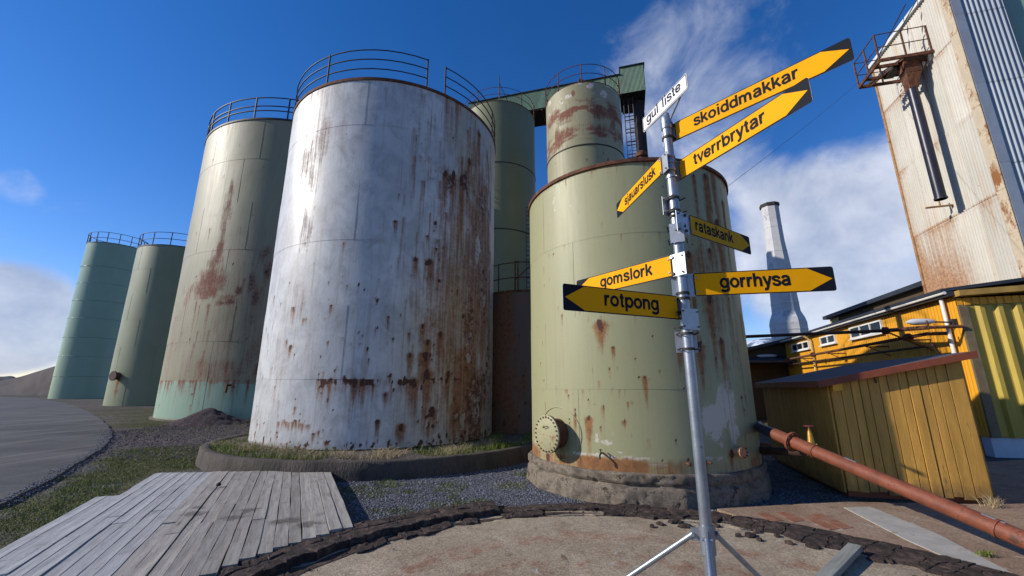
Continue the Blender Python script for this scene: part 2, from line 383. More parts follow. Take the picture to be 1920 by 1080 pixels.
M['white_paint'] = simple('white painted trim', (.70, .70, .68), .08, 5, .5, 0, .1, dirt=(.35, .31, .25), dirt_amt=.15)
M['pale_found'] = simple('pale blue grey foundation', (.48, .54, .60), .1, 3, .8, 0, .3, dirt=(.30, .30, .29), dirt_amt=.3)
M['window_dark'] = simple('dark window glass', (.010, .011, .014), .1, 2, .15, 0, 0, spec=.3)
M['green_sheet'] = simple('green corrugated sheet', (.085, .175, .115), .16, 1.2, .5, 0, .1, rnd_tone=.12)
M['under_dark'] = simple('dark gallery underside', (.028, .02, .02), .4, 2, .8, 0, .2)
M['blue_sheet'] = simple('blue grey corrugated sheet', (.25, .28, .31), .07, 1., .38, .35, .05, stretch=(3, 3, .3), rnd_tone=.06)
M['flash_blue'] = simple('blue grey corner flashing', (.30, .33, .37), .08, 2, .4, .3, .05)
M['flash_rust'] = simple('peeling cream corner flashing', (.56, .47, .34), .15, 2.2, .65, 0, .3, stretch=(1, 1, .7), dirt=(.25, .11, .035), dirt_amt=.75)
M['rust_edge'] = simple('rusty edge strip', (.40, .23, .10), .35, 3, .8, 0, .3, dirt=(.19, .075, .03), dirt_amt=.6)
M['teal_panel'] = simple('pale teal panel', (.22, .33, .27), .05, 1, .5, 0, .05)
M['chimney'] = simple('whitewashed chimney masonry', (.52, .52, .52), .10, .5, .85, 0, .5, dirt=(.33, .34, .36), dirt_amt=.35, rnd_tone=.05)
M['chimney_dark'] = simple('sooty chimney rim', (.05, .045, .045), .3, 1, .9, 0, .3)
M['straw'] = simple('dry straw', (.42, .33, .19), .3, 8, .85, 0, 0)
M['mint'] = simple('pale tank cover paint', (.34, .32, .18), .12, 9, .55, 0, .2, dirt=(.22, .10, .04), dirt_amt=.45)

def tower_sheet_mat():
    s = NT('rust streaked cream corrugated sheet'); v = s.attr('sheet'); st = s.attr('rust', 'Fac')
    big = s.noise(s.mapv(v, (.5, .3, 1)), 1, 4, .6); runs = s.noise(s.mapv(v, (3.2, .22, 1)), 1, 6, .7, .1); runs2 = s.noise(s.mapv(v, (13, .5, 1)), 1, 4, .7)
    fine = s.noise(v, 9, 5, .65); spots = s.vor(v, 2.6)
    c = s.mix(s.rng(big, .3, .7), (.45, .43, .37), (.54, .52, .46))
    c = s.mix(s.math('MULTIPLY', s.rng(runs, .48, .75), .55), c, (.46, .30, .17))
    c = s.mix(s.math('MULTIPLY', s.rng(runs2, .52, .78), .4), c, (.40, .27, .17))
    oi = s.N.new('ShaderNodeObjectInfo')
    c = s.mix(1., c, s.mix(oi.outputs['Random'], (.88, .88, .88), (1.06, 1.06, 1.06)), 'MULTIPLY')
    m = s.rng(s.math('ADD', s.math('MULTIPLY', st, .92), s.math('ADD', s.math('MULTIPLY', s.math('SUBTRACT', runs2, .5), 1.1), s.math('MULTIPLY', s.math('SUBTRACT', fine, .5), .3))), .15, .95)
    c = s.mix(s.math('MULTIPLY', m, .95), c, s.mix(s.rng(fine, .4, .6), (.36, .19, .085), (.24, .11, .05)))
    sp = s.rng(s.math('ADD', spots, s.math('MULTIPLY', fine, .2)), .16, .12)
    c = s.mix(s.math('MULTIPLY', sp, .8), c, (.28, .12, .05))
    return s.fin(c, .6, 0, fine, .15, .004, .35)
M['tower_sheet'] = tower_sheet_mat()

def ground_mat():
    s = NT('gravelly ground'); v = s.coord('Object', rnd=False); col = s.attr('tint', 'Color')
    p = s.vor(v, 34, out='Color'); pd = s.vor(v, 34); n = s.noise(v, 3, 6, .65); n2 = s.noise(v, 40, 3, .7); n3 = s.noise(v, .12, 4, .6)
    sep = s.N.new('ShaderNodeSeparateColor'); s.L.new(p, sep.inputs[0])
    c = s.mix(1., col, s.mix(sep.outputs[0], (.55, .55, .56), (1.45, 1.45, 1.47)), 'MULTIPLY')
    c = s.mix(s.rng(pd, .35, .75), c, s.mix(1., c, (.35, .35, .36), 'MULTIPLY'))
    c = s.mix(1., c, s.mix(s.rng(n, .3, .7), (.78, .76, .74), (1.18, 1.18, 1.2)), 'MULTIPLY')
    c = s.mix(1., c, s.mix(s.rng(n3, .35, .65), (.85, .84, .82), (1.12, 1.12, 1.12)), 'MULTIPLY')
    h = s.math('SUBTRACT', s.math('MULTIPLY', n2, .5), pd)
    return s.fin(c, .95, 0, h, .8, .02, .15)
M['ground'] = ground_mat()
def road_mat():
    s = NT('worn asphalt'); v = s.coord('Object', rnd=False)
    n = s.noise(s.mapv(v, (.25, .6, 1)), 1, 6, .65, .6); p = s.vor(v, 70, out='Color'); f = s.noise(v, 90, 3, .7); tr = s.noise(s.mapv(v, (1.4, .16, 1)), 1, 5, .6, 1.)
    sep = s.N.new('ShaderNodeSeparateColor'); s.L.new(p, sep.inputs[0])
    c = s.mix(s.rng(n, .3, .7), (.040, .041, .045), (.078, .077, .08)); c = s.mix(s.math('MULTIPLY', s.rng(tr, .46, .66), .6), c, (.135, .128, .120))
    c = s.mix(1., c, s.mix(sep.outputs[0], (.8, .8, .8), (1.2, 1.2, 1.2)), 'MULTIPLY')
    e = s.N.new('ShaderNodeTexVoronoi'); e.feature = 'DISTANCE_TO_EDGE'; s.L.new(s.mapv(v, (.35, .35, 1)), e.inputs['Vector']); e.inputs['Scale'].default_value = 1
    c = s.mix(s.rng(s.math('ADD', e.outputs[0], s.math('MULTIPLY', n, .25)), .10, .085, 0, .5), c, (.045, .045, .045))
    pa = s.noise(v, .55, 6, .7, .4); c = s.mix(s.rng(pa, .56, .70, 0, .6), c, (.12, .10, .08))
    return s.fin(c, .85, 0, s.math('ADD', f, s.math('MULTIPLY', sep.outputs[0], .5)), .5, .006, .3)
M['road'] = road_mat()
def pad_mat(name, base, hi, rust=.5):
    s = NT(name); v = s.coord('Object', rnd=False)
    n = s.noise(v, 1.1, 7, .68, .4); m = s.noise(v, 5, 6, .7); f = s.noise(v, 60, 3, .7); p = s.vor(v, 60, out='Color')
    sep = s.N.new('ShaderNodeSeparateColor'); s.L.new(p, sep.inputs[0])
    c = s.mix(s.rng(n, .3, .7), base, hi); c = s.mix(s.rng(m, .52, .72, 0, .55), c, tuple(q*.55 for q in base))
    sx = s.N.new('ShaderNodeSeparateXYZ'); s.L.new(v, sx.inputs[0])
    # rust rings left where the old vessel stood
    rad = s.math('SQRT', s.math('ADD', s.math('POWER', sx.outputs[0], 2.), s.math('POWER', sx.outputs[1], 2.)))
    rr = s.math('ADD', rad, s.math('MULTIPLY', s.math('SUBTRACT', n, .5), .9))
    ring = s.math('MULTIPLY', s.rng(s.math('ABSOLUTE', s.math('SUBTRACT', rr, 2.35)), .22, .0), s.rng(m, .40, .6))
    ring2 = s.math('MULTIPLY', s.rng(s.math('ABSOLUTE', s.math('SUBTRACT', rr, 1.7)), .35, .0), s.rng(m, .46, .62))
    c = s.mix(s.math('MULTIPLY', s.math('MAXIMUM', ring, ring2), rust), c, (.25, .085, .045))
    c = s.mix(s.rng(s.noise(v, 2.6, 6, .7, 1.2), .60, .68, 0, .7), c, (.42, .40, .37))
    c = s.mix(s.rng(s.noise(v, 1.7, 7, .72, .9), .62, .70, 0, .65), c, (.085, .06, .045))
    c = s.mix(1., c, s.mix(sep.outputs[0], (.75, .75, .75), (1.22, 1.22, 1.22)), 'MULTIPLY')
    return s.fin(c, .9, 0, s.math('ADD', s.math('MULTIPLY', f, .6), s.math('ADD', m, sep.outputs[1])), .8, .012, .2)
M['pad'] = pad_mat('stained concrete pad', (.265, .205, .142), (.40, .33, .24))
M['apron'] = pad_mat('brown concrete apron', (.25, .165, .11), (.33, .24, .17), .1)
M['strip'] = simple('pale concrete strip', (.37, .35, .31), .15, 5, .9, 0, .5, dirt=(.20, .15, .11), dirt_amt=.35)
M['rust_mark'] = simple('rust red stained slab', (.26, .11, .06), .3, 8, .9, 0, .3, dirt=(.2, .16, .12), dirt_amt=.5)
def leaf_mat(name, c1, c2):
    s = NT(name); v = s.coord('Object', rnd=False); n = s.noise(v, 5, 4, .6); n2 = s.noise(v, 60, 2)
    c = s.mix(s.rng(n, .35, .65), c1, c2); c = s.mix(s.rng(n2, .5, .8, 0, .5), c, tuple(q*1.5 for q in c2))
    s.p.inputs['Transmission Weight'].default_value = 0
    return s.fin(c, .7, 0, None, spec=.2)
M['grass'] = leaf_mat('short grass', (.075, .115, .018), (.165, .20, .035))
M['stone'] = simple('grey gravel stone', (.135, .142, .165), .35, 6, .85, 0, .2)
M['stone'] = (lambda s: s.fin(s.mix(s.rng(s.noise(s.coord('Object', rnd=False), 31, 1), .3, .7), (.08, .084, .10), (.225, .235, .27)), .85, 0, None, spec=.25))(NT('grey gravel stones'))

M['tank_white'] = tank_mat('weathered white tank steel', (.455, .462, .465), (.60, .605, .60), zone=(.40, .365, .27), dirt=(.27, .19, .11), light=(.62, .63, .63), speck=.15, rough=.45, dirtk=.68, chalk=.2)
M['tank_green'] = tank_mat('pale green tank paint', (.285, .282, .152), (.312, .306, .170), dirt=(.20, .18, .09), light=(.52, .48, .40), rough=.5, dirtk=.3)
M['tank_rust'] = tank_mat('brown stained olive tank paint', (.215, .21, .125), (.255, .235, .15), zone=(.235, .36, .265), dirt=(.21, .125, .068), light=(.36, .31, .31), speck=.05, rough=.55, rustA=(.235, .075, .048), dirtk=.6)
M['tank_olive'] = tank_mat('olive green tank paint', (0.203, 0.225, 0.128), (0.232, 0.251, 0.150), dirt=(.21, .20, .11), light=(.5, .5, .42), rough=.5, dirtk=.35)
M['tank_teal'] = tank_mat('glossy pale sea green tank paint', (.235, .34, .235), (.255, .36, .25), dirt=(.20, .30, .21), rough=.32, dirtk=.12)
M['tank_tall'] = tank_mat('dull olive tank paint', (0.150, 0.162, 0.084), (0.168, 0.180, 0.099), dirt=(.18, .17, .09), rough=.55, dirtk=.3)
M['tank_upper'] = tank_mat('olive tank paint with rust bands', (0.255, 0.246, 0.136), (0.306, 0.285, 0.170), dirt=(.25, .17, .10), light=(.62, .55, .52), rough=.55, rustA=(.22, .075, .048), dirtk=.5)
M['tank_brown'] = tank_mat('rust brown tank steel', (0.136, 0.096, 0.072), (0.176, 0.120, 0.080), dirt=(.10, .05, .03), rough=.7, dirtk=.7)

# ------------------------------------------------------------------ setting: ground sheet
def axis_pts(a0, a1, step, far, g=1.16):
    c = list(np.arange(a0, a1+1e-6, step)); s = step; x = a0
    L = []
    while x > -far: s *= g; x -= s; L.append(x)
    s = step; x = a1; Rr = []
    while x < far: s *= g; x += s; Rr.append(x)
    return np.array(L[::-1]+c+Rr)
deck_az = R_(-27.0); DX = np.array([math.sin(deck_az), math.cos(deck_az)]); DN = np.array([math.cos(deck_az), -math.sin(deck_az)])
PADC = np.array([.90, 2.55]); PADR = 3.42
CURBC = np.array([-3.35, 12.15]); CURBR = 4.3
WC = np.array([-3.838, 12.639]); GC = np.array([2.349, 8.154])
road_px = [(0, 948), (60, 920), (110, 893), (150, 868), (185, 845), (205, 828), (211, 818), (208, 806), (196, 793), (178, 780), (155, 768), (128, 758), (95, 751), (60, 747), (0, 744)]
road_w = [gnd(*p)[:2] for p in road_px]
def smooth_line(P, k=4):
    P = [np.array(p) for p in P]; out = []
    for i in range(len(P)-1):
        p0, p1, p2, p3 = P[max(i-1, 0)], P[i], P[i+1], P[min(i+2, len(P)-1)]
        for j in range(k):
            t = j/k; out.append(.5*((2*p1)+(-p0+p2)*t+(2*p0-5*p1+4*p2-p3)*t*t+(-p0+3*p1-3*p2+p3)*t**3))
    out.append(P[-1]); return out
road_edge = smooth_line(road_w, 4)
road_near = [np.array((-6.2, -.5)), np.array((-7.0, 3.0))]
road_poly = [np.array(p) for p in [(-5.5, -14)]]+road_near+[np.array(p) for p in road_edge]+[np.array(p) for p in [(-170, 95), (-260, 60), (-260, -14)]]
def poly_px(L): return [gnd(*p)[:2] for p in L]
grass_polys = [poly_px(L) for L in ([(0, 955), (150, 885), (215, 842), (395, 830), (400, 880), (300, 885), (150, 985), (0, 1060)],
                                    [(255, 762), (360, 775), (300, 800), (215, 800)], [(212, 765), (280, 765), (290, 800), (222, 800)],
                                    [(840, 938), (905, 938), (905, 952), (840, 952)], [(760, 965), (790, 965), (780, 985), (755, 985)], [(915, 903), (975, 903), (970, 915), (915, 915)],
                                    [(685, 900), (710, 900), (710, 912), (685, 912)], [(1080, 928), (1110, 930), (1105, 943), (1080, 941)], [(985, 885), (1003, 885), (1003, 905), (985, 900)],
                                    [(1215, 940), (1300, 942), (1300, 955), (1200, 952)])]
gravel_poly = poly_px([(620, 890), (1000, 868), (1040, 925), (1250, 950), (1320, 962), (1100, 965), (800, 985), (680, 1015)])
purple_poly = poly_px([(300, 800), (420, 800), (470, 812), (440, 835), (330, 840), (240, 832), (215, 812), (250, 800)])
deck_pts = [gnd(300, 885, .16)[:2], gnd(612, 878, .16)[:2]]
def ground_masks(x, y):
    wx = x+.35*(fbm(x*1.3, y*1.3, 5)-.5)*2; wy = y+.35*(fbm(x*1.3, y*1.3, 9)-.5)*2
    g = np.zeros_like(x)
    for i, P in enumerate(grass_polys):
        w = .35 if i == 0 else .12
        g = np.maximum(g, sstep(-w, w, in_poly(wx, wy, P)))
    n = fbm(x*.8, y*.8, 21, 5)
    g = g*np.maximum(sstep(.32, .52, n+.12), .7*(y < 8.5)*(x > -3.2))
    far = sstep(14, 24, np.hypot(x, y))
    g = np.maximum(g, far*.75*sstep(.50, .62, fbm(x*.09, y*.09, 31, 5)))
    # thin growth here and there in the yard
    g = np.maximum(g, .8*sstep(.66, .74, fbm(x*1.1, y*1.1, 44, 4))*(1-far))
    road = sstep(-.15, .25, in_poly(x, y, road_poly)); g = g*(1-road)
    grv = sstep(-.25, .25, in_poly(wx, wy, gravel_poly))
    g = g*(1-.0*grv)
    pur = sstep(-.4, .4, in_poly(wx, wy, purple_poly))
    return g, grv, pur, far
def ground_z(x, y):
    z = .03*(fbm(x*.9, y*.9, 2, 4)-.5)+.012*(fbm(x*5, y*5, 7, 3)-.5)
    onroad = sstep(-.6, .1, in_poly(x, y, road_poly))
    z = z*(1-onroad)-.03*onroad-.01
    pile = gnd(372, 797)[:2]+np.array([-.2, .5]); d = np.hypot((x-pile[0])/1.25, (y-pile[1])/.8)
    pad = sstep(PADR+.35, PADR-.1, np.hypot(x-PADC[0], y-PADC[1]))
    z = z*(1-pad)-.05*pad
    far = sstep(150, 1200, np.hypot(x, y)); z = z-far*.3
    return z
gx = axis_pts(-10, 8, .075, 4500); gy = axis_pts(3.4, 13, .075, 4500)
X, Y = np.meshgrid(gx, gy)
g_, grv_, pur_, far_ = ground_masks(X, Y)
base = np.empty(X.shape+(4,)); base[..., 3] = 1
b0 = np.array((.145, .135, .128)); cg = np.array((.115, .12, .138)); cp = np.array((.15, .125, .130)); cgr = np.array((.085, .088, .03)); cf = np.array((.15, .125, .095))
c = b0*(1-grv_[..., None])+cg*grv_[..., None]
c = c*(1-pur_[..., None])+cp*pur_[..., None]
c = c*(1-far_[..., None]*.6)+cf*far_[..., None]*.6
c = c*(1-g_[..., None])+cgr*g_[..., None]
base[..., :3] = c
Z = ground_z(X, Y)
ground = np_mesh('ground', np.stack([X, Y, Z], -1).reshape(-1, 3), grid_faces(len(gy), len(gx)), M['ground'], True, attrs={'tint': ('FLOAT_COLOR', base.reshape(-1, 4))})
tag(ground, kind='structure')

road_edge = [p+.05*(fbm(np.array(p[0]*1.1), np.array(p[1]*1.1), 33, 4)-.5)*min(3, np.hypot(*p)/8) for p in smooth_line(road_edge, 5)]
road_poly = [np.array((-5.5, -14.))]+smooth_line(road_near, 4)+road_edge+[np.array(p) for p in [(-170, 95), (-260, 60), (-260, -14)]]
# asphalt road, its edge a real step
mb = MB(); rp = [p for p in road_poly]; mb.prism(rp, -.12, .03)
road = mb.build('asphalt_road', M['road']); tag(road, kind='structure')

# far brown mound and headland on the left
def ridge(name, pts, thick, zb, mat, seed, rows=10, rough=.12):
    """pts: (x_px, y_px, dist) of the crest; real body with front and back slopes"""
    crest = [at_dist(*p) for p in pts]; crest = smooth_line(crest, 6); vs = []; nc = len(crest)
    for j in range(rows*2+1):
        t = (j-rows)/rows; f = 1-abs(t)**1.15
        for i, cpt in enumerate(crest):
            d = nice(cpt[:2]); h = cpt[2]-zb
            n = (vn(i*.7+seed, j*.6, seed)-.5)*rough*h*(1-abs(f-.5))
            q = cpt[:2]+d*t*thick*(.5+.5*min(1, h/5)) ; vs.append((q[0], q[1], zb+h*f+n*(0 if j == rows else 1)))
    return np_mesh(name, np.array(vs), grid_faces(rows*2+1, nc), mat, True)
M['mound'] = simple('brown spoil heap', (.058, .045, .04), .25, .06, .95, 0, .6, dirt=(.06, .05, .04), dirt_amt=.5, bdist=.3)
M['headland'] = simple('distant dark headland', (.035, .045, .05), .2, .01, .95, 0, 0)
hill = ridge('spoil_hill', [(-420, 733, 190), (-250, 728, 180), (-120, 722, 175), (-30, 718, 170), (30, 708, 165), (65, 698, 160), (105, 686, 155), (160, 672, 150), (230, 668, 150), (320, 672, 150), (420, 690, 150), (520, 722, 150)], 32, -.2, M['mound'], 3)
tag(hill, kind='structure')
hl = ridge('headland', [(-300, 712, 1500), (-150, 700, 1500), (-40, 703, 1500), (0, 706, 1500), (22, 705, 1500), (36, 711, 1500), (60, 722, 1500), (100, 728, 1500)], 150, -3, M['headland'], 9)
tag(hl, kind='structure')
M['mountain'] = (lambda s: s.fin(s.mix(s.rng(s.noise(s.coord('Object', rnd=False), .012, 6, .7), .45, .56), (.10, .13, .18), (.62, .68, .78)), .9))(NT('snow patched mountain'))
mt = ridge('mountain', [(1180, 700, 2600), (1280, 668, 2600), (1380, 646, 2600), (1420, 637, 2600), (1450, 634, 2600), (1500, 640, 2600), (1580, 660, 2600), (1700, 690, 2600), (1800, 718, 2600)], 500, -5, M['mountain'], 5)
tag(mt, kind='structure')

hc = gnd(366, 797); gx2 = np.linspace(-2.0, 2.0, 60); XX, YY = np.meshgrid(gx2, gx2)
dd_ = np.hypot(XX/1.15, YY/.95)+.22*(fbm(XX*1.6+5, YY*1.6, 77, 4)-.5); hz_ = .72*np.clip(1-dd_/1.5, 0, 1)**1.1+.09*(fbm(XX*5, YY*5, 78, 4)-.5)*(dd_ < 1.5)-.02-.3*np.clip(dd_-1.45, 0, 1)
tn_ = np.ones(XX.shape+(4,)); tn_[..., :3] = np.array((.105, .082, .085))
pl_ = np_mesh('gravel_heap', np.stack([XX+hc[0]-.1, YY+hc[1]+.9, hz_], -1).reshape(-1, 3), grid_faces(60, 60), M['ground'], True, attrs={'tint': ('FLOAT_COLOR', tn_.reshape(-1, 4))})
tag(pl_, 'small heap of purple grey gravel before the brown stained tank', 'gravel heap')
# ------------------------------------------------------------------ tanks
def cyl_hit(x, y, c, R):
    r = ray(x, y); a = r[0]**2+r[1]**2; b = -2*(r[0]*c[0]+r[1]*c[1]); k = c[0]**2+c[1]**2-R*R
    D = b*b-4*a*k
    t = (-b-math.sqrt(max(D, 0)))/(2*a); p = EYE+r*t
    return math.atan2(p[0]-c[0], p[1]-c[1]) % (2*math.pi), p[2]

class Field:
    """stain masks on a tank's shell, az in columns, z in rows"""
    def __init__(s, c, R, z0, z1, du):
        s.c, s.R, s.z0, s.z1 = np.array(c), R, z0, z1
        s.nt = int(2*math.pi*R/du); s.nz = int((z1-z0)/du)+1
        s.a = np.arange(s.nt)*2*math.pi/s.nt; s.z = np.linspace(z0, z1, s.nz)
        s.A, s.Zz = np.meshgrid(s.a, s.z); s.U = s.A*R
        s.r = np.zeros(s.A.shape); s.g = np.zeros(s.A.shape); s.b = np.zeros(s.A.shape); s.al = np.ones(s.A.shape)
    def win(s, a, z, w, up, dn):
        dj = int(w/(2*math.pi*s.R/s.nt))+2; j = int(a/(2*math.pi)*s.nt)
        js = np.arange(j-dj, j+dj+1) % s.nt; dz = (s.z1-s.z0)/(s.nz-1)
        i0 = max(0, int((z-dn-s.z0)/dz)); i1 = min(s.nz, int((z+up-s.z0)/dz)+2)
        if i1 <= i0: return None
        ix = np.ix_(np.arange(i0, i1), js)
        du = (s.A[ix]-a+math.pi) % (2*math.pi)-math.pi
        return ix, du*s.R, s.Zz[ix]-z
    def blob(s, ch, a, z, w, h, k=1., p=2.):
        q = s.win(a, z, w*2, h*2, h*2)
        if q is None: return
        ix, u, v = q; arr = getattr(s, ch)
        warp = .8*(fbm(s.U[ix]*1.6/max(w, .05), s.Zz[ix]*1.6/max(h, .05), 61, 4)-.5)+.9*(fbm(s.U[ix]*5, s.Zz[ix]*2.2, 67, 4)-.5)*min(1, w/.15)
        d = np.sqrt((u/w)**2+(v/h)**2)+warp
        arr[ix] = np.maximum(arr[ix], k*np.clip(1.15-d**p, 0, 1))
    def run(s, ch, a, z, w, L, k=1., head=1.):
        """drip: starts at z and fades downward over L metres"""
        q = s.win(a, z, w*3+.1, w*1.5, L)
        if q is None: return
        ix, u, v = q; arr = getattr(s, ch); t = np.clip(-v/L, 0, 1)
        seed = int(abs(a*997+z*131)) & 255
        wob = w*.6*(vn(s.Zz[ix]*1.7, s.Zz[ix]*0+seed, 5)-.5)*np.minimum(1, t*5)
        ww = w*(head*(1-t)**2*.6+.75)*(.8+.4*vn(s.Zz[ix]*4, s.Zz[ix]*0+seed, 8))
        m = np.exp(-((u-wob)/ww)**2)*np.where(v > 0, np.clip(1-v/(w*1.2), 0, 1), (1-t)**.9)
        arr[ix] = np.maximum(arr[ix], k*m)
    def px(s, x, y): return cyl_hit(x, y, s.c, s.R)
    def scatter(s, n, zf, wmin, wmax, Lmul, k=.9, dark=.5, arange=None, seed=1):
        rg = np.random.default_rng(seed)
        for i in range(n):
            a = rg.random()*2*math.pi if arange is None else arange[0]+rg.random()*(arange[1]-arange[0])
            z = zf(rg); w = wmin*(wmax/wmin)**(rg.random()**2.2)
            s.run('r', a % (2*math.pi), z, w, w*Lmul*(.4+1.3*rg.random())+.05, k*(.5+.5*rg.random()))
            if rg.random() < dark: s.blob('g', a % (2*math.pi), z-w*.3, w*.75, w*(.8+rg.random()), .95)

def tank(label, cat, f, seams, mat, group, rimmat='rust_steel', rim=(.05, .06), name='storage_tank', dent=.004, roofc=.35, lap=.005, seamang=()):
    t = empty(name, (f.c[0], f.c[1], f.z0), label, cat, group)
    zs = [f.z0]+list(seams)+[f.z1]
    dents = dent*(fbm(f.U*.9, f.Zz*.9, 71, 3)-.5)*2
    st = np.stack([np.clip(f.r, 0, 1), np.clip(f.g, 0, 1), np.clip(f.b, 0, 1), f.al], -1)
    for i in range(len(zs)-1):
        a, b = zs[i], zs[i+1]; k = np.where((f.z >= a-1e-6) & (f.z <= b+1e-6))[0]
        ext = 0 if i % 2 else .03     # inner courses run up behind the outer ones
        rows = k; zz = f.z[k].copy(); zz[0] = a-(ext if i else 0); zz[-1] = b+(ext if i < len(zs)-2 else 0)
        off = np.full(len(rows), lap*(i % 2))
        Rr = f.R+dents[rows]+off[:, None]
        V = np.stack([f.c[0]+Rr*np.sin(f.a), f.c[1]+Rr*np.cos(f.a), np.repeat(zz[:, None], f.nt, 1)], -1).reshape(-1, 3)
        cy = np.stack([f.U[rows], np.repeat(zz[:, None], f.nt, 1), np.full((len(rows), f.nt), f.c[0])], -1).reshape(-1, 3)
        fc = grid_faces(len(rows), f.nt, True)[:, ::-1]
        np_mesh('shell_course', V, fc, M[mat], True, t, {'stain': ('FLOAT_COLOR', st[rows].reshape(-1, 4)), 'cyl': ('FLOAT_VECTOR', cy)})
    if seamang:
        for i in range(len(zs)-1):
            for q_ in seamang:
                a_ = q_+(.37 if i % 2 else 0); rr_ = f.R+lap*(i % 2)+.001
                mb = MB(); mb.tube([(f.c[0]+rr_*math.sin(a_), f.c[1]+rr_*math.cos(a_), zs[i]+.01), (f.c[0]+rr_*math.sin(a_), f.c[1]+rr_*math.cos(a_), zs[i+1]-.01)], .0024*max(1, math.hypot(*f.c)/13), 5); mb.build('weld_bead', M['seam'], t, True)
    mb = MB(); mb.lathe([(f.R-.02, f.z1-.005), (f.R*.5, f.z1+roofc*.5), (.05, f.z1+roofc)], (f.c[0], f.c[1], 0), 64); mb.build('roof', M[rimmat], t, True)
    rr, rh = rim
    mb = MB(); R = f.R; mb.lathe([(R-.01, f.z1-rh), (R+rr, f.z1-rh), (R+rr, f.z1+.012), (R-.03, f.z1+.012)], (f.c[0], f.c[1], 0), 96, cap=False); mb.build('rim', M[rimmat], t, True)
    return t
def arc(c, R, z, a0, a1, n):
    return [(c[0]+R*math.sin(a0+(a1-a0)*i/n), c[1]+R*math.cos(a0+(a1-a0)*i/n), z) for i in range(n+1)]
def railing(t, c, R, z, posts, spans, hs=(.32, .64, .95), r=.018, mat='dark_steel', pr=None, tops=True):
    for a in posts:
        p = (c[0]+R*math.sin(a), c[1]+R*math.cos(a), 0)
        mb = MB(); mb.tube([(p[0], p[1], z-.05), (p[0], p[1], z+hs[-1]+.02)], pr or r*1.2, 8); mb.build('railing_post', M[mat], t, True)
    for (a0, a1) in spans:
        for h in hs:
            n = max(6, int((a1-a0)*R/.35)); mb = MB(); mb.tube(arc(c, R, z+h, a0, a1, n), r, 6); mb.build('rail', M[mat], t, True)
D2 = math.pi/180
def view_az(c): return math.atan2(-c[0], -c[1]) % (2*math.pi)   # side of the tank turned to the camera

# --- big white tank
f = Field(WC, 3.246, .30, 9.602, .045)
def ztop(rg, z=9.5): return z
seamW = [f.px(700, y)[1] for y in (711, 572, 450, 337, 234)]
# faint rust veils on the lit side
for (x, y, w, h, k) in [(595, 265, .5, 1.2, .42), (575, 300, .35, .9, .4), (640, 250, .35, .6, .3), (575, 430, .25, .7, .42), (560, 560, .3, .8, .35), (630, 380, .3, .5, .2), (520, 690, .5, .9, .3), (610, 170, .2, 1.4, .32), (590, 300, .3, 1.5, .3), (850, 560, 1.1, 3.4, .5), (900, 500, 1.1, 4.2, .62), (880, 750, 1.0, 2., .7), (820, 700, .6, 2.2, .42)]:
    a, z = f.px(x, y); f.blob('r', a, z, w, h, k)
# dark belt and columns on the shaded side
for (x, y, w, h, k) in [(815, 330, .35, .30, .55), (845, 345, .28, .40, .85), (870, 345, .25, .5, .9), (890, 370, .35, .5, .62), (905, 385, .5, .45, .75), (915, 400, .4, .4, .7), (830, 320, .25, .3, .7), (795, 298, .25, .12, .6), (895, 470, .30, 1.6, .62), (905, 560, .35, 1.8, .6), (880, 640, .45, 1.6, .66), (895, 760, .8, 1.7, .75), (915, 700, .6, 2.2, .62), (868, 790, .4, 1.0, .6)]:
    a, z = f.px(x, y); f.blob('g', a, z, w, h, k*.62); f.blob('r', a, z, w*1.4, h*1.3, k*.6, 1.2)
for (x, y, w, L, k) in [(838, 175, .07, 2.6, .7), (858, 180, .08, 3., .8), (795, 175, .06, 1.5, .5), (724, 165, .05, .9, .5), (835, 325, .10, 3.2, .9), (850, 330, .14, 3.6, .9), (865, 340, .14, 4., .95), (880, 300, .12, 3.5, .8), (898, 250, .1, 4., .8), (780, 485, .07, 1.1, .9), (806, 490, .12, 1.6, .95), (742, 415, .05, .7, .85), (645, 455, .04, .6, .7), (572, 455, .06, .5, .6), (793, 610, .08, 1.2, .9), (802, 640, .10, 1.8, .95), (768, 665, .08, 1.0, .95), (797, 665, .14, 1.8, 1.), (766, 625, .05, .6, .8), (825, 625, .08, 2.4, .9), (620, 712, .08, .9, .9), (648, 716, .06, .5, .7), (665, 716, .13, 1.1, 1.), (678, 716, .09, .9, .9), (700, 722, .06, .5, .8), (730, 705, .05, .6, .8), (723, 738, .07, .7, .8), (550, 578, .09, .8, .7), (545, 650, .07, .5, .9), (538, 640, .05, .5, .7), (573, 598, .04, .3, .7), (510, 690, .04, .4, .7), (600, 725, .04, .3, .8), (480, 770, .05, .4, .7), (553, 765, .05, .3, .8), (555, 790, .05, .4, .6), (752, 800, .10, .6, 1.), (708, 790, .07, .5, .9), (775, 715, .16, 1.4, 1.), (800, 700, .18, 1.8, 1.), (810, 770, .14, 1., .9), (840, 700, .12, 1.6, .9), (612, 830, .07, .25, .9), (588, 815, .05, .3, .8)]:
    a, z = f.px(x, y); f.run('r', a, z, w, L, k)
    f.blob('g', a, z-w*.2, w*.55, w*(1.1 if L < 2 else 1.6), .95*min(1, k+.1))
for i in range(60):   # the row of rust below the lowest seam
    x = 600+rng.random()*260; a, z = f.px(x, 716+rng.normal()*3-(.02*(x-690))); w = .02+.05*rng.random()**2; f.blob('g', a, z, w, w*1.6, .9); f.run('r', a, z, w, .3+rng.random()*.7, .6)
for i in range(110):
    x = 745+175*rng.random()**.8; y = 190+560*rng.random(); a, z = f.px(x, y); f.run('r', a, z, .012+.035*rng.random()**2, .8+3.2*rng.random(), .45+.4*rng.random())
for i in range(30):
    x = 520+rng.random()*60; a, z = f.px(x, 790+(x-520)*.15+rng.normal()*2); f.run('r', a, z, .03, .25, .8)
va = view_az(WC)
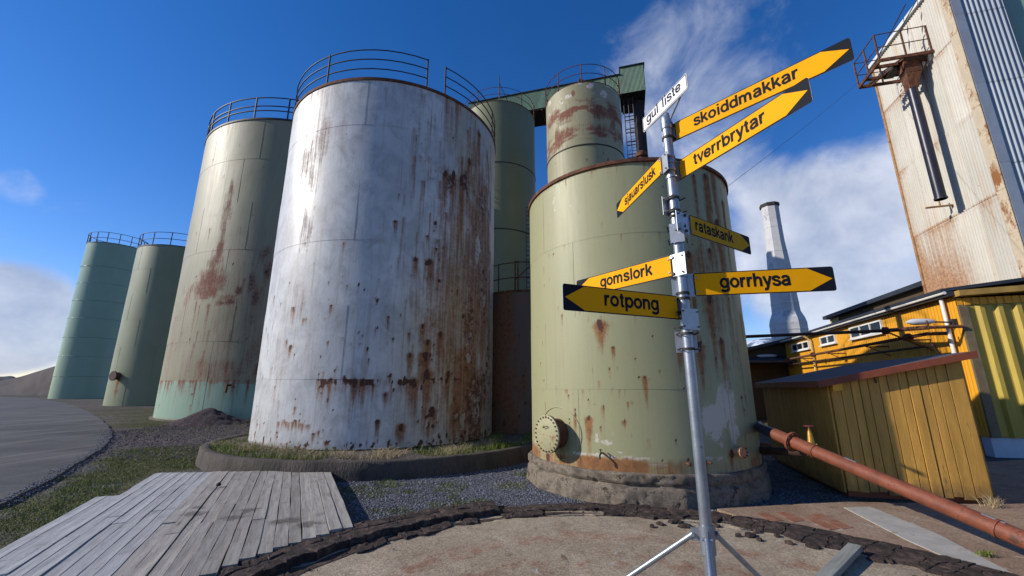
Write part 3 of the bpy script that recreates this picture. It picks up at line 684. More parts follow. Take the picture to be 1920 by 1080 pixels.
f.scatter(420, lambda rg: .4+3.9*rg.random()**1.5, .012, .05, 9, .85, .8, (va-1.9, va+1.6), 3)
f.scatter(160, lambda rg: .4+8.8*rg.random(), .008, .03, 9, .7, .7, (va-1.9, va+1.6), 4)
f.scatter(260, lambda rg: .5+5.5*rg.random()**1.2, .015, .08, 14, .9, .8, (va-1.6, va-.25), 5)
f.scatter(90, lambda rg: 9.5, .02, .06, 26, .55, .1, None, 6)
for i in range(420): f.blob('g', rng.random()*6.283, .31+.16*rng.random()**2, .015+.05*rng.random()**2, .02+.09*rng.random()**2, .75)
az_c = f.px(742, 640)[0]; dz_ = (az_c-f.A)*f.R
low = sstep(-.03, .03, dz_)*(f.Zz < f.px(742, 575)[1]); upp = sstep(-.5, .5, dz_-1.15+.8*(fbm(f.U*1.5, f.Zz*.35, 93, 4)-.5)*2)
f.al = 1-np.maximum(low*.42, upp*(.55+.45*sstep(.4, .6, fbm(f.U*4, f.Zz*.3, 94, 4))))*(dz_ < 5)
f.b = np.maximum(f.b, .22*sstep(.52, .68, fbm(f.U*.9, f.Zz*2.2, 88, 5))*(1-sstep(.1, .3, f.r)))
W = tank('big weathered white tank with brown rust on its right side in the curbed bed', 'tank', f, seamW, 'tank_white', 'storage tanks in the yard', rim=(.03, .07), seamang=[az_c-.02, az_c-1.0])
zW = 9.602; RW = 3.246
def rim_az(x, y, c, R, z):
    p = gnd(x, y, z) ; return math.atan2(p[0]-c[0], p[1]-c[1]) % (2*math.pi)
pa = [cyl_hit(x, y, WC, RW)[0] for x, y in ((612, 165), (800, 160), (834, 173), (921, 262))]
railing(W, WC, RW+.0, zW, [pa[0], pa[1], pa[2], pa[3]-.02, pa[0]+.85, pa[0]+1.7, pa[3]-.9, pa[3]-1.7], [(pa[1], pa[0]+1.9), (pa[3]-2.3, pa[2])], (.30, .60, .90), .016, pr=.024)

# --- green tank on a concrete ring
f = Field(GC, 1.968, .42, 5.297, .03); va = view_az(GC)
seamG = [f.px(1180, y)[1] for y in (730, 588, 437)]
for (x, y, w, L, k) in [(1125, 610, .10, .55, 1.), (1150, 652, .035, .35, .9), (1208, 708, .035, .55, .9), (1291, 478, .08, 2.0, 1.), (1275, 655, .05, .6, .9), (1312, 650, .09, 1.0, .95), (1322, 330, .08, 3.6, 1.), (1334, 310, .07, 3.2, .9), (1345, 420, .10, 3.0, 1.), (1300, 330, .05, 1.8, .8), (1355, 380, .05, 3., .9), (1330, 560, .08, 1.6, 1.), (1352, 640, .06, 1.2, 1.), (1342, 672, .03, .5, .9), (1330, 470, .06, .9, .8), (1310, 480, .04, 1.5, .7), (1366, 560, .04, 1.8, .8), (1398, 740, .02, .6, .9),
                        (1020, 500, .012, .35, .8), (1030, 520, .012, .3, .8), (1053, 590, .02, .35, .9), (1047, 575, .012, .2, .8), (1022, 755, .02, .3, .8), (1029, 420, .01, .6, .5), (1078, 778, .03, .7, .9), (1104, 785, .05, .8, 1.), (1131, 762, .025, .4, .9), (1148, 725, .01, .2, .7), (1105, 730, .01, .2, .7), (1178, 755, .02, .18, .9), (1186, 752, .02, .15, .8), (1171, 790, .03, .15, .9), (1118, 755, .01, .1, .8), (1028, 855, .10, .4, .9), (1052, 858, .05, .35, .9), (1138, 852, .04, .25, .7), (1290, 862, .03, .2, .8), (1324, 870, .03, .2, .8), (1372, 850, .07, .3, .9),
                        (1040, 350, .02, .3, .6), (1110, 318, .02, .3, .7), (1205, 440, .01, .1, .8), (1320, 420, .03, .8, .7)]:
    a, z = f.px(x, y); f.run('r', a, z, w, L, k)
    if k > .78: f.blob('g', a, z, w*.7, w*1.3, .8)
for (x, y, w, h, k) in [(1362, 760, .26, .42, .75), (1340, 790, .22, .38, .7), (1375, 800, .15, .3, .6), (1170, 850, .16, .03, .7), (1135, 830, .15, .06, .55), (1120, 822, .05, .10, .6), (1070, 385, .12, .16, .42), (1040, 385, .08, .2, .45), (1078, 480, .06, .06, .35), (1040, 345, .14, .05, .65), (1065, 328, .06, .04, .5), (1010, 862, .1, .03, .7), (1235, 872, .2, .03, .6), (1160, 868, .3, .03, .5), (1150, 812, .05, .03, .5)]:
    a, z = f.px(x, y); f.blob('b', a, z, w, h, k)
for (x, y, w, h, k) in [(1318, 520, .26, 1.7, .42), (1340, 600, .26, 1.5, .44), (1350, 400, .16, .9, .3), (1290, 620, .12, .8, .28), (1385, 640, .1, 1.3, .3)]:
    a, z = f.px(x, y); f.blob('r', a, z, w, h, k)
f.r = np.maximum(f.r, sstep(.66, .52, f.Zz+.16*(fbm(f.U*2, f.Zz*6, 12, 4)-.5)*(1+0*f.U))*(.35+.65*sstep(.42, .62, fbm(f.U*1.1, f.Zz*0, 13, 3))))
f.b = np.maximum(f.b, .6*sstep(.075, .0, abs(f.Zz-.63-.1*(fbm(f.U*1.5, f.Zz*0, 14, 3)-.5)))*sstep(.45, .6, fbm(f.U*3, f.Zz*5, 15, 3)))
f.r = np.maximum(f.r, .8*sstep(5.16, 5.29, f.Zz+.14*(fbm(f.U*3, f.Zz*3, 16, 4)-.5)))
for i in range(40):
    a = va+1.6-3.2*rng.random(); zz = seamG[rng.integers(0, 3)]; w = .006+.012*rng.random(); f.run('r', a % 6.283, zz, w, .1+.3*rng.random(), .7)
f.scatter(120, lambda rg: .6+4.5*rg.random(), .005, .016, 11, .8, .5, (va-1.8, va+1.6), 13)
f.scatter(60, lambda rg: 5.27, .008, .03, 22, .65, .2, None, 14)
f.scatter(40, lambda rg: .8+4.4*rg.random(), .015, .04, 28, .6, .3, (va-1.5, va-.45), 15)
f.scatter(30, lambda rg: .7+1.2*rg.random(), .012, .03, 9, .85, .5, (va-.2, va+1.5), 16)
G = tank('squat pale green tank with a round bolted cover low on its left, behind the signpost', 'tank', f, seamG, 'tank_green', 'storage tanks in the yard', rim=(.035, .05), dent=.003, lap=.003, seamang=[va+.45, va-.75])
# concrete ring under it, twelve-sided with broken face
nseg = 420; vs = []
prof = [(1.99, .424), (2.025, .418), (2.035, .40), (2.038, .36), (2.035, .33), (2.035, .30), (2.015, .275), (2.015, .255), (2.04, .235), (2.045, .19), (2.05, .15), (2.055, .10), (2.06, .05), (2.065, .0), (2.07, -.08)]
aa = np.arange(nseg)*2*math.pi/nseg
for k, (r, z) in enumerate(prof):
    facet = 1/np.cos((aa % (2*math.pi/16))-math.pi/16)*.988
    chip = -.022*sstep(.62, .64, fbm(aa*16, np.full_like(aa, z*14), 51, 5))*(1 if 0 < k < 14 else 0)
    if k in (6, 7): chip = chip-.025*sstep(.50, .56, fbm(aa*7, aa*0, 55, 4))
    rr = r*facet+chip+.004*(fbm(aa*46, np.full_like(aa, z*30), 53, 5)-.5)
    vs.append(np.stack([GC[0]+rr*np.sin(aa), GC[1]+rr*np.cos(aa), np.full_like(aa, z)+(.02*(fbm(aa*8, aa*0+k, 54, 3)-.5) if k < 3 else 0)], -1))
vs.insert(0, np.stack([GC[0]+1.6*np.sin(aa), GC[1]+1.6*np.cos(aa), np.full_like(aa, .42)], -1))
np_mesh('concrete_ring', np.concatenate(vs), grid_faces(len(vs), nseg, True), M['ring_concrete'], True, G)
# manhole, blind flange, small cocks
def on_cyl(x, y, c, R):
    a, z = cyl_hit(x, y, c, R); n = np.array([math.sin(a), math.cos(a), 0]); return np.array([c[0], c[1], z])+n*R, n, a
p, n, a = on_cyl(1047, 812, GC, 1.968)
mh = MB(); mh.lathe([(.225, -.05), (.225, .20), (.285, .20), (.285, .225)], p, 40, n); mo = mh.build('manhole', M['rust_steel'], G, True, origin=p)
mb = MB(); mb.lathe([(.285, .226), (.285, .250), (.275, .256), (.02, .256)], p, 40, n); mc = mb.build('manhole_cover', M['mint'], mo, True, origin=p)
sd = np.cross(n, (0, 0, 1.))
for k in range(24):
    t = 2*math.pi*k/24; q = p+n*.25+.258*(math.cos(t)*sd+math.sin(t)*np.array((0, 0, 1.)))
    mb = MB(); mb.lathe([(.013, 0), (.013, .022)], q, 6, n); mb.build('bolt', M['rust_steel'], mo, origin=q)
mb = MB(); q = p+n*.257+np.array((0, 0, .12)); mb.tube([q-sd*.05, q-sd*.045+n*.03, q+sd*.045+n*.03-np.array((0, 0, .03)), q+sd*.05], .006, 6); mb.build('cover_handle', M['dark_steel'], mo, True, origin=q)
# reinforcing plate ring round the manhole
mb = MB(); 
R0 = 1.968; az0, z0 = cyl_hit(1047, 812, GC, R0); ring = []
for k in range(60):
    t = 2*math.pi*k/60; aa_ = az0+.47*math.cos(t)/R0; ring.append((GC[0]+(R0+.006)*math.sin(aa_), GC[1]+(R0+.006)*math.cos(aa_), z0+.40*math.sin(t)))
mb.tube(ring, .006, 5, closed=True); mb.build('weld_ring', M['mint'], G, True)
p, n, a = on_cyl(1379, 846, GC, 1.968)
fl = MB(); fl.lathe([(.05, -.03), (.05, .09), (.088, .09), (.088, .125), (.08, .13)], p, 28, n); fo = fl.build('blind_flange', simple('faded peach flange', (.47, .25, .13), .2, 12, .7, 0, .2, dirt=(.22, .08, .03), dirt_amt=.5), G, True, origin=p)
sd = np.cross(n, (0, 0, 1.))
for k in range(8):
    t = 2*math.pi*k/8; q = p+n*.12+.066*(math.cos(t)*sd+math.sin(t)*np.array((0, 0, 1.))); mb = MB(); mb.lathe([(.010, 0), (.010, .028)], q, 6, n); mb.build('bolt', M['rust_steel'], fo, origin=q)
for (x, y, rr) in ((1288, 869, .026), (1326, 866, .020), (1273, 655, .03)):
    p, n, a = on_cyl(x, y, GC, 1.968); mb = MB(); mb.lathe([(rr*.7, -.02), (rr*.7, .05), (rr, .05), (rr, .085), (rr*.5, .1)], p, 10, n); mb.build('plugged_stub', M['rust_steel'], G, True)
p, n, a = on_cyl(1130, 849, GC, 1.968); mb = MB(); mb.tube([p, p+n*.09, p+n*.13+np.array((0, 0, -.02)), p+n*.135+np.array((0, 0, -.07))], .014, 8); mb.tube([p+n*.08, p+n*.08+np.array((0, 0, .05))], .008, 6); mb.tube([p+n*.06+np.array((0, 0, .05)), p+n*.12+np.array((0, 0, .055))], .010, 6)
mb.build('drain_cock', simple('dark green cock', (.03, .06, .05), .2, 10, .4, .4, .1), G, True)

# --- brown stained olive tank (C)
CC = np.array([-14.14, 27.17]); RC = 6.5
f = Field(CC, RC, .0, 16.53, .09); va = view_az(CC)
seamC = [f.px(400, y)[1] for y in (640, 560, 470, 385, 310)]
zc = f.px(400, 716)[1]
f.al = sstep(-.02, .02, f.Zz-zc-.25*(fbm(f.U*1.2, f.U*0, 5, 3)-.5))
for (x, y, w, h, k) in [(436, 352, .22, .6, .8), (428, 385, .3, 1.2, .7), (420, 430, .28, 1.4, .5), (412, 470, .28, .7, .8), (402, 500, .55, .8, .9), (395, 525, .9, .8, .9), (380, 545, 1.1, .6, .75), (400, 545, .9, .6, .9), (350, 560, .7, .8, .45), (425, 560, .9, .25, .75), (340, 600, 1.0, 1.2, .3), (420, 620, 1.6, 1.6, .35), (400, 690, 2.6, .9, .5), (480, 660, 1.2, 2.2, .45), (330, 640, 1.4, 3., .35), (450, 600, 2., 4., .34), (470, 480, 1.4, 3., .3), (360, 700, 2., 1.6, .4)]:
    a, z = f.px(x, y); f.blob('r', a, z, w*1.25, h*1.2, k*.92, 1.0)
for (x, y, w, h, k) in [(400, 500, .3, .6, .5), (405, 530, .5, .4, .6), (430, 567, .35, .15, .9), (448, 545, .22, .25, .9), (415, 568, .4, .12, .8), (472, 530, .22, .6, .8), (478, 560, .2, .5, .8), (470, 600, .16, .4, .6), (495, 480, .3, .5, .7), (500, 510, .25, .6, .7), (485, 690, .2, .3, .8)]:
    a, z = f.px(x, y); f.blob('g', a, z, w*1.1, h*1.1, k*.62); f.blob('r', a, z, w*1.3, h*1.4, k*.7)
a0 = f.px(300, 716)[0]; a1 = f.px(470, 716)[0]
for i in range(34):
    a = a0+(a1-a0)*rng.random(); w = .02+.07*rng.random()**2; f.run('r', a, zc+.05, w, .5+1.5*rng.random(), .9)
for i in range(30):
    a = a0+(a1-a0)*rng.random(); f.run('r', a, zc+.5+5.0*rng.random(), .03+.06*rng.random(), 1+2.5*rng.random(), .7)
f.scatter(170, lambda rg: .5+15*rg.random(), .02, .07, 12, .7, .6, (va-.4, va+1.8), 23)
f.r = np.maximum(f.r, .5*sstep(.12, 0, abs(f.Zz-.05)))
C_ = tank('tall olive tank with red brown stains and a pale turquoise band around its foot', 'tank', f, seamC, 'tank_rust', 'storage tanks in the yard', 'dark_steel', (.05, .09), dent=.006, lap=.008, seamang=[va+.6, va+.1, va-.5])
mb = MB(); mb.lathe([(RC+.02, -.2), (RC+.16, -.2), (RC+.16, .05), (RC-.1, .05)], (CC[0], CC[1], 0), 96, cap=False); mb.build('concrete_ring', M['concrete'], C_, True)
pp, n, a = on_cyl(432, 722, CC, RC); mb = MB(); mb.tube([pp, pp+n*.25, pp+n*.3-np.array((0, 0, .35))], .06, 8); mb.build('drain_pipe', M['rust_steel'], C_, True)
np_ = 22; railing(C_, CC, RC, 16.53, [va-math.pi+k*2*math.pi/np_ for k in range(np_)], [(0, 2*math.pi)], (.5, .8, 1.35), .035, pr=.042)

# --- olive tank (B) and sea green tank (A)
BC = np.array([-33.9, 41.4]); RB = 4.05
f = Field(BC, RB, .0, 14.85, .13); va = view_az(BC); seamB = [f.px(260, y)[1] for y in (708, 650, 600, 550, 505)]
a, z = f.px(222, 713); f.run('r', a, z, .16, 1.8, 1.); f.run('r', a, z-.9, .2, 1.5, .8)
f.scatter(50, lambda rg: seamB[0]+.1, .04, .07, 12, .5, .3, None, 33); f.scatter(40, lambda rg: 14*rg.random(), .02, .05, 16, .5, .3, None, 34)
B_ = tank('slim plain olive green tank between the sea green tank and the brown stained one', 'tank', f, seamB, 'tank_olive', 'storage tanks in the yard', 'dark_steel', (.04, .07), lap=.008, seamang=[va+.7, va-.1])
p, n, a = on_cyl(222, 705, BC, RB); mb = MB(); mb.lathe([(.32, -.1), (.32, .35), (.42, .35), (.42, .45)], p, 24, n); mb.build('manhole', simple('red brown manhole', (.09, .045, .04), .3, 4, .8, 0, .3), B_, True)
railing(B_, BC, RB, 14.85, [va-math.pi+k*2*math.pi/16 for k in range(16)], [(0, 2*math.pi)], (.6, 1.25), .03, pr=.04)
AC = np.array([-63.75, 63.5]); RA = 3.55
f = Field(AC, RA, .0, 23.3, .2); va = view_az(AC); seamA = [f.px(180, y)[1] for y in (706, 669, 633, 597, 563, 530, 498)]
A_ = tank('clean glossy sea green tank, farthest to the left beside the road', 'tank', f, seamA, 'tank_teal', 'storage tanks in the yard', 'dark_steel', (.05, .08), dent=0, lap=.02)
for z in seamA:   # proud weld bands
    mb = MB(); mb.lathe([(RA+.0, z-.05), (RA+.05, z), (RA+.0, z+.05)], (AC[0], AC[1], 0), 96, cap=False); mb.build('weld_band', M['tank_teal'], A_, True)
railing(A_, AC, RA, 23.3, [va-math.pi+k*2*math.pi/16 for k in range(16)], [(0, 2*math.pi)], (.7, 1.6), .04, pr=.055)

# --- narrow tank with rust bands (T3), tall olive tank (T2), dark brown tank between (W2)
K3, K2 = 22/14, 27/17
T3 = np.array([22.0*math.sin(.194), 22.0*math.cos(.194)]); R3 = 1.388*K3; Z3 = 1.6+10.369*K3
f = Field(T3, R3, .0, Z3, .055); va = view_az(T3)
s3 = [f.px(1095, 271)[1]]; zb = [f.px(1095, y)[1] for y in (185, 213, 232, 262)]
def band(z0, z1, seed, k):
    n = fbm(f.U*1.1, f.Zz*3.2, seed, 5)
    m = fbm(f.U*4.5, f.Zz*3.5, seed+3, 4)
    return k*sstep(z0-.4, z0+.35, f.Zz+.9*(n-.5))*sstep(z1+.4, z1-.35, f.Zz+.9*(n-.5))*sstep(.36, .62, n+.03)*(.45+.9*m)
f.r = np.maximum(f.r, np.maximum(band(zb[1], zb[0], 5, .95), band(zb[3], zb[2], 8, .85)))
f.g = np.maximum(f.g, .5*band(zb[1], zb[0], 25, .9)*sstep(.55, .65, fbm(f.U*3, f.Zz*3, 27, 4)))
for (x, y, w, h) in [(1150, 235, .15, .4), (1140, 300, .05, .2), (1075, 175, .1, .15), (1100, 300, .06, .1), (1165, 250, .1, .5), (1045, 260, .25, .5)]:
    a, z = f.px(x, y); f.blob('r', a, z, w*K3, h*K3, .7)
f.scatter(160, lambda rg: 12+5.5*rg.random(), .01, .04, 10, .8, .5, (va-1.7, va+1.7), 43)
f.b = np.maximum(f.b, .55*sstep(.54, .66, fbm(f.U*2.5, f.Zz*2.5, 28, 4))*sstep(15.3, 17.4, f.Zz))
T3o = tank('narrow olive tank with purple brown rust bands, rising behind the squat pale green tank', 'tank', f, s3, 'tank_upper', 'storage tanks in the yard', rim=(.02, .03), lap=.012)
mb = MB(); mb.lathe([(R3-.01, s3[0]-.03), (R3+.035, s3[0]-.03), (R3+.035, s3[0]+.03), (R3-.01, s3[0]+.03)], (T3[0], T3[1], 0), 72, cap=False); mb.build('stiffening_ring', M['dark_steel'], T3o, True)
railing(T3o, T3, R3+.02, Z3, [va-math.pi+k*2*math.pi/10 for k in range(10)], [(0, 2*math.pi)], (.55, 1.13), .020, 'rust_steel', .028)
mb = MB(); mb.abox(T3[0]-.5, T3[0]-.2, T3[1]-1.7, T3[1]-1.4, Z3, Z3+.55); mb.abox(T3[0]-.42, T3[0]-.28, T3[1]-1.62, T3[1]-1.48, Z3+.56, Z3+.7); mb.build('roof_vent', M['rust_steel'], T3o)

T2 = np.array([27*math.sin(-.034), 27*math.cos(-.034)]); R2 = 1.625*K2; Z2 = 1.6+11.969*K2
f = Field(T2, R2, .0, Z2, .09); va = view_az(T2); s2 = [f.px(960, y)[1] for y in (430, 306)]
f.scatter(70, lambda rg: 20*rg.random(), .02, .05, 14, .6, .3, None, 53); a, z = f.px(967, 256); f.blob('g', a, z, .3, .03, .8)
T2o = tank('tall narrow dull olive tank with a thin mast on top, behind the white tank', 'tank', f, s2, 'tank_tall', 'storage tanks in the yard', rim=(.02, .03), lap=.01)
for z in s2:
    mb = MB(); mb.lathe([(R2-.01, z-.03), (R2+.035, z-.03), (R2+.035, z+.03), (R2-.01, z+.03)], (T2[0], T2[1], 0), 72, cap=False); mb.build('stiffening_ring', M['dark_steel'], T2o, True)
railing(T2o, T2, R2+.02, Z2, [va-math.pi+k*2*math.pi/10 for k in range(10)], [(0, 2*math.pi)], (.5, 1.03), .019, 'rust_steel', .028)
q = at_dist(936, 188, 26.4); zt = at_dist(936, 141, 26.4)[2]; mb = MB()
mb.tube([(q[0], q[1], Z2-.1), (q[0], q[1], zt)], [.05, .025], 6)
for h, w in ((.55, .7), (.95, .5), (1.35, .3)): mb.tube([(q[0]-w, q[1], Z2+.1+h), (q[0]+w, q[1]+.1, Z2+.1+h)], .02, 5)
mb.tube([(q[0], q[1], zt-.7), (q[0]+1.2, q[1]+.1, Z2+.2)], .02, 5); mb.build('mast', M['dark_steel'], T2o, True)
mb = MB(); q = at_dist(921, 190, 26.0); mb.abox(q[0]-.28, q[0]-.06, q[1]-.1, q[1]+.1, Z2-.1, Z2+.6); mb.abox(q[0]+.08, q[0]+.28, q[1]-.1, q[1]+.1, Z2-.1, Z2+.45); mb.build('roof_vent', M['pale_ochre'], T2o)
q = at_dist(993, 400, 25.2); lx = MB()
for s_ in (-.25, .25): lx.tube([(q[0]+s_, q[1], 6), (q[0]+s_, q[1], 13.2)], .03, 6)
for k in range(24): lx.tube([(q[0]-.25, q[1], 6.2+.3*k), (q[0]+.25, q[1], 6.2+.3*k)], .018, 5)
lx.build('ladder', M['dark_steel'], T2o, True)

W2 = np.array([.55, 14.3]); RW2 = 1.75
f = Field(W2, RW2, .0, .1, .06); zt2 = cyl_hit(960, 545, W2, RW2)[1]
f = Field(W2, RW2, .0, zt2, .06); f.scatter(260, lambda rg: .3+3.5*rg.random()**1.3, .02, .08, 12, .9, .7, None, 63)
f.r = np.maximum(f.r, .55*sstep(.45, .65, fbm(f.U*3, f.Zz*.4, 66, 4)))
W2o = tank('low dark rust brown tank in the shadow between the white and the squat green tank', 'tank', f, [1.5, 3.0, 4.2] if zt2 > 4.4 else [1.5, 3.0], 'tank_brown', 'storage tanks in the yard', rim=(.03, .05))
va = view_az(W2); railing(W2o, W2, RW2-.1, zt2, [va-1.5+k*.42 for k in range(8)], [(va-1.6, va+1.6)], (.45, .95), .018, 'rust_steel', .022)
mb = MB(); q = at_dist(966, 490, 13.2); zz = q[2]
mb.tube([(q[0], q[1], zt2), (q[0], q[1], zz), (q[0]+.6, q[1]+.2, zz), (q[0]+.62, q[1]+.2, zt2)], .025, 6); mb.tube([(q[0], q[1], zt2+.5), (q[0]+.6, q[1]+.2, zz)], .018, 6); mb.build('stair_frame', M['rust_steel'], W2o, True)
# ------------------------------------------------------------------ curbed round bed under the white tank
curb = empty('round_curb', (CURBC[0], CURBC[1], 0), kind='structure')
aa = np.linspace(0, 2*math.pi, 181)[:-1]
def ringpts(r, z, jit=0): return np.stack([CURBC[0]+(r+jit)*np.sin(aa), CURBC[1]+(r+jit)*np.cos(aa), np.full_like(aa, z)+.012*(fbm(aa*12, aa*0+r, 4, 3)-.5)], -1)
j = .04*(fbm(aa*9, aa*0, 14, 4)-.5)
vs = [ringpts(CURBR-.20, .20), ringpts(CURBR-.18, .31, j*.5), ringpts(CURBR-.02, .315, j), ringpts(CURBR+.01, .29, j), ringpts(CURBR+.02, .15, j), ringpts(CURBR+.05, -.08, j)]
np_mesh('kerb', np.concatenate(vs), grid_faces(6, 180, True), M['concrete_shaded'], True, curb)
nr = 26; vs = []
cols = []
for k in range(nr):
    r = CURBR-.19-k*(CURBR-.19)/(nr-1)*.9
    x = CURBC[0]+r*np.sin(aa); y = CURBC[1]+r*np.cos(aa); vs.append(np.stack([x, y, .275+.05*(fbm(x*3, y*3, 6, 4)-.5)], -1))
    g = sstep(.42, .6, fbm(x*1.2, y*1.2, 40, 4))[:, None]; cols.append(np.concatenate([np.array((.17, .15, .13))*(1-g)+np.array((.10, .11, .035))*g, np.ones((180, 1))], 1))
np_mesh('soil', np.concatenate(vs), grid_faces(nr, 180, True), M['ground'], True, curb, {'tint': ('FLOAT_COLOR', np.concatenate(cols))})

# ------------------------------------------------------------------ grass, straw, gravel (uncountable)
def blades(name, P, h, w, lean, mat, seed, kind='stuff'):
    rg = np.random.default_rng(seed); n = len(P); th = rg.random(n)*2*math.pi; h = h*(.5+.9*rg.random(n))*(.45+1.3*fbm(P[:, 0]*3.1, P[:, 1]*3.1, 19, 3)**1.6*1.6); ln = lean*(.3+rg.random(n))*h; ph = rg.random(n)*2*math.pi
    dx, dy = np.cos(th)*w/2, np.sin(th)*w/2; lx_, ly_ = np.cos(ph)*ln, np.sin(ph)*ln
    V = np.empty((n, 5, 3)); V[:, 0] = P+np.stack([-dx, -dy, 0*dx], -1); V[:, 1] = P+np.stack([dx, dy, 0*dx], -1)
    V[:, 2] = P+np.stack([dx*.7+lx_*.35, dy*.7+ly_*.35, h*.6], -1); V[:, 3] = P+np.stack([-dx*.7+lx_*.35, -dy*.7+ly_*.35, h*.6], -1)
    V[:, 4] = P+np.stack([lx_, ly_, h], -1)
    b = np.arange(n)[:, None]*5; tri = np.concatenate([b+np.array([[0, 1, 2]]), b+np.array([[0, 2, 3]]), b+np.array([[3, 2, 4]])], 0)
    o = np_mesh(name, V.reshape(-1, 3), tri, mat); tag(o, kind=kind); return o
rg = np.random.default_rng(11)
def sample(n, x0, x1, y0, y1, fn):
    x = x0+(x1-x0)*rg.random(n); y = y0+(y1-y0)*rg.random(n); k = rg.random(n) < fn(x, y); return x[k], y[k]
def on_deck(x, y):
    q = (x-deck_pts[1][0])*DN[0]+(y-deck_pts[1][1])*DN[1]; far = deck_pts[0][1]+.0
    return (q > -3.05) & (q < .03) & (y < 9.0)
def gd(x, y):
    g, grv, pur, far = ground_masks(x, y)
    ok = (np.hypot(x-PADC[0], y-PADC[1]) > PADR+.15) & ~on_deck(x, y) & (np.hypot(x-GC[0], y-GC[1]) > 2.08) & (np.hypot(x-CURBC[0], y-CURBC[1]) > CURBR+.03) & (in_poly(x, y, road_poly) < -.05)
    return g**1.5*ok
x1, y1 = sample(150000, -10, 4, 3.2, 12, lambda x, y: gd(x, y)*np.clip(1.5-np.hypot(x, y)/14, .15, 1))
x2, y2 = sample(45000, -24, -7, 11, 30, lambda x, y: gd(x, y)*.5)
P = np.stack([np.r_[x1, x2], np.r_[y1, y2]], -1); P = np.c_[P, ground_z(P[:, 0], P[:, 1])-.003]
tag(blades('grass', P, .035, .007, .8, M['grass'], 5), 'short mossy green grass growing on the verge beside the deck', 'grass')
# bed inside the curb: green tufts and bleached straw
n = 15000; t = rg.random(n)*2*math.pi; r = CURBR-.2-rg.random(n)**1.3*1.5; x = CURBC[0]+r*np.sin(t); y = CURBC[1]+r*np.cos(t)
k = (np.hypot(x-WC[0], y-WC[1]) > 3.27) & (rg.random(n) < sstep(.40, .58, fbm(x*1.2, y*1.2, 40, 4))) & (y < 12.6)
tag(blades('bed_grass', np.c_[x, y, np.full(n, .28)][k], .085, .009, .6, M['grass'], 6), 'green grass tufts in the curbed bed at the foot of the white tank', 'grass')
n = 9000; t = math.pi+(rg.random(n)-.5)*2.2; r = CURBR-.15-rg.random(n)*1.2; x = CURBC[0]+r*np.sin(t); y = CURBC[1]+r*np.cos(t)
k = (np.hypot(x-WC[0], y-WC[1]) > 3.27) & (rg.random(n) < sstep(.46, .6, fbm(x*1.6, y*1.6, 90, 3)))
tag(blades('straw', np.c_[x, y, np.full(n, .285)][k], .10, .006, 2.2, M['straw'], 7), 'bleached dry straw lying along the foot of the white tank', 'straw')
# gravel stones
ico = np.array([(1, 0, 0), (-1, 0, 0), (0, 1, 0), (0, -1, 0), (0, 0, 1), (0, 0, -1)], float)
icf = np.array([(0, 2, 4), (2, 1, 4), (1, 3, 4), (3, 0, 4), (2, 0, 5), (1, 2, 5), (3, 1, 5), (0, 3, 5)])
def stones(name, x, y, z, s0, s1, mat, label, seed):
    rg = np.random.default_rng(seed); n = len(x); s = s0+(s1-s0)*rg.random(n)**2
    V = ico[None]*(.6+.8*rg.random((n, 6, 1)))*s[:, None, None]; V = V+rg.normal(size=V.shape)*s[:, None, None]*.22; V[..., 2] *= .7
    th = rg.random(n)*6.28; c, s_ = np.cos(th)[:, None], np.sin(th)[:, None]
    vx = V[..., 0]*c-V[..., 1]*s_; vy = V[..., 0]*s_+V[..., 1]*c; V[..., 0] = vx+x[:, None]; V[..., 1] = vy+y[:, None]; V[..., 2] += z[:, None]
    F_ = (np.arange(n)[:, None, None]*6+icf[None]).reshape(-1, 3)
    return tag(np_mesh(name, V.reshape(-1, 3), F_, mat), label, 'gravel', kind='stuff')
def gsd(x, y):
    g, grv, pur, far = ground_masks(x, y)
    ok = (np.hypot(x-PADC[0], y-PADC[1]) > PADR+.1) & ~on_deck(x, y) & (np.hypot(x-GC[0], y-GC[1]) > 2.06) & (np.hypot(x-CURBC[0], y-CURBC[1]) > CURBR+.03) & (in_poly(x, y, road_poly) < .1) & (np.hypot(x-WC[0], y-WC[1]) > 3)
    return ok*np.maximum(grv, (.22+.4*sstep(.45, .6, fbm(x*.7, y*.7, 99, 4)))*(1-.7*g))
x, y = sample(75000, -9, 4.4, 3.5, 10, gsd)
stones('gravel', x, y, ground_z(x, y)+.002, .007, .019, M['stone'], 'blue grey crushed gravel between the deck and the tanks', 3)
ne = len(road_edge); ii = rg.integers(3, ne//2, 1700); fr = rg.random(1700)[:, None]; E_ = np.array(road_edge); pe = E_[ii]*(1-fr)+E_[ii+1]*fr+rg.normal(size=(1700, 2))*.05*np.maximum(1, np.hypot(E_[ii, 0], E_[ii, 1])/8)[:, None]
ins = in_poly(pe[:, 0], pe[:, 1], road_poly) > 0
stones('road_edge_gravel', pe[:, 0], pe[:, 1], np.where(ins, .035, .0), .006, .022, M['stone'], 'loose gravel spilled along the edge of the asphalt road', 13)
M['stone_purple'] = (lambda s: s.fin(s.mix(s.rng(s.noise(s.coord('Object', rnd=False), 21, 1), .3, .7), (.07, .06, .064), (.17, .14, .145)), .9, 0, None, spec=.2))(NT('purple grey gravel stones'))
x, y = sample(22000, -15, -6, 10, 20, lambda x, y: (in_poly(x, y, road_poly) < .1)*(np.hypot(x-CURBC[0], y-CURBC[1]) > CURBR+.05)*.6)
stones('rubble', x, y, ground_z(x, y)+.002, .012, .04, M['stone_purple'], 'purple grey rubble and gravel heap before the brown stained tank', 4)

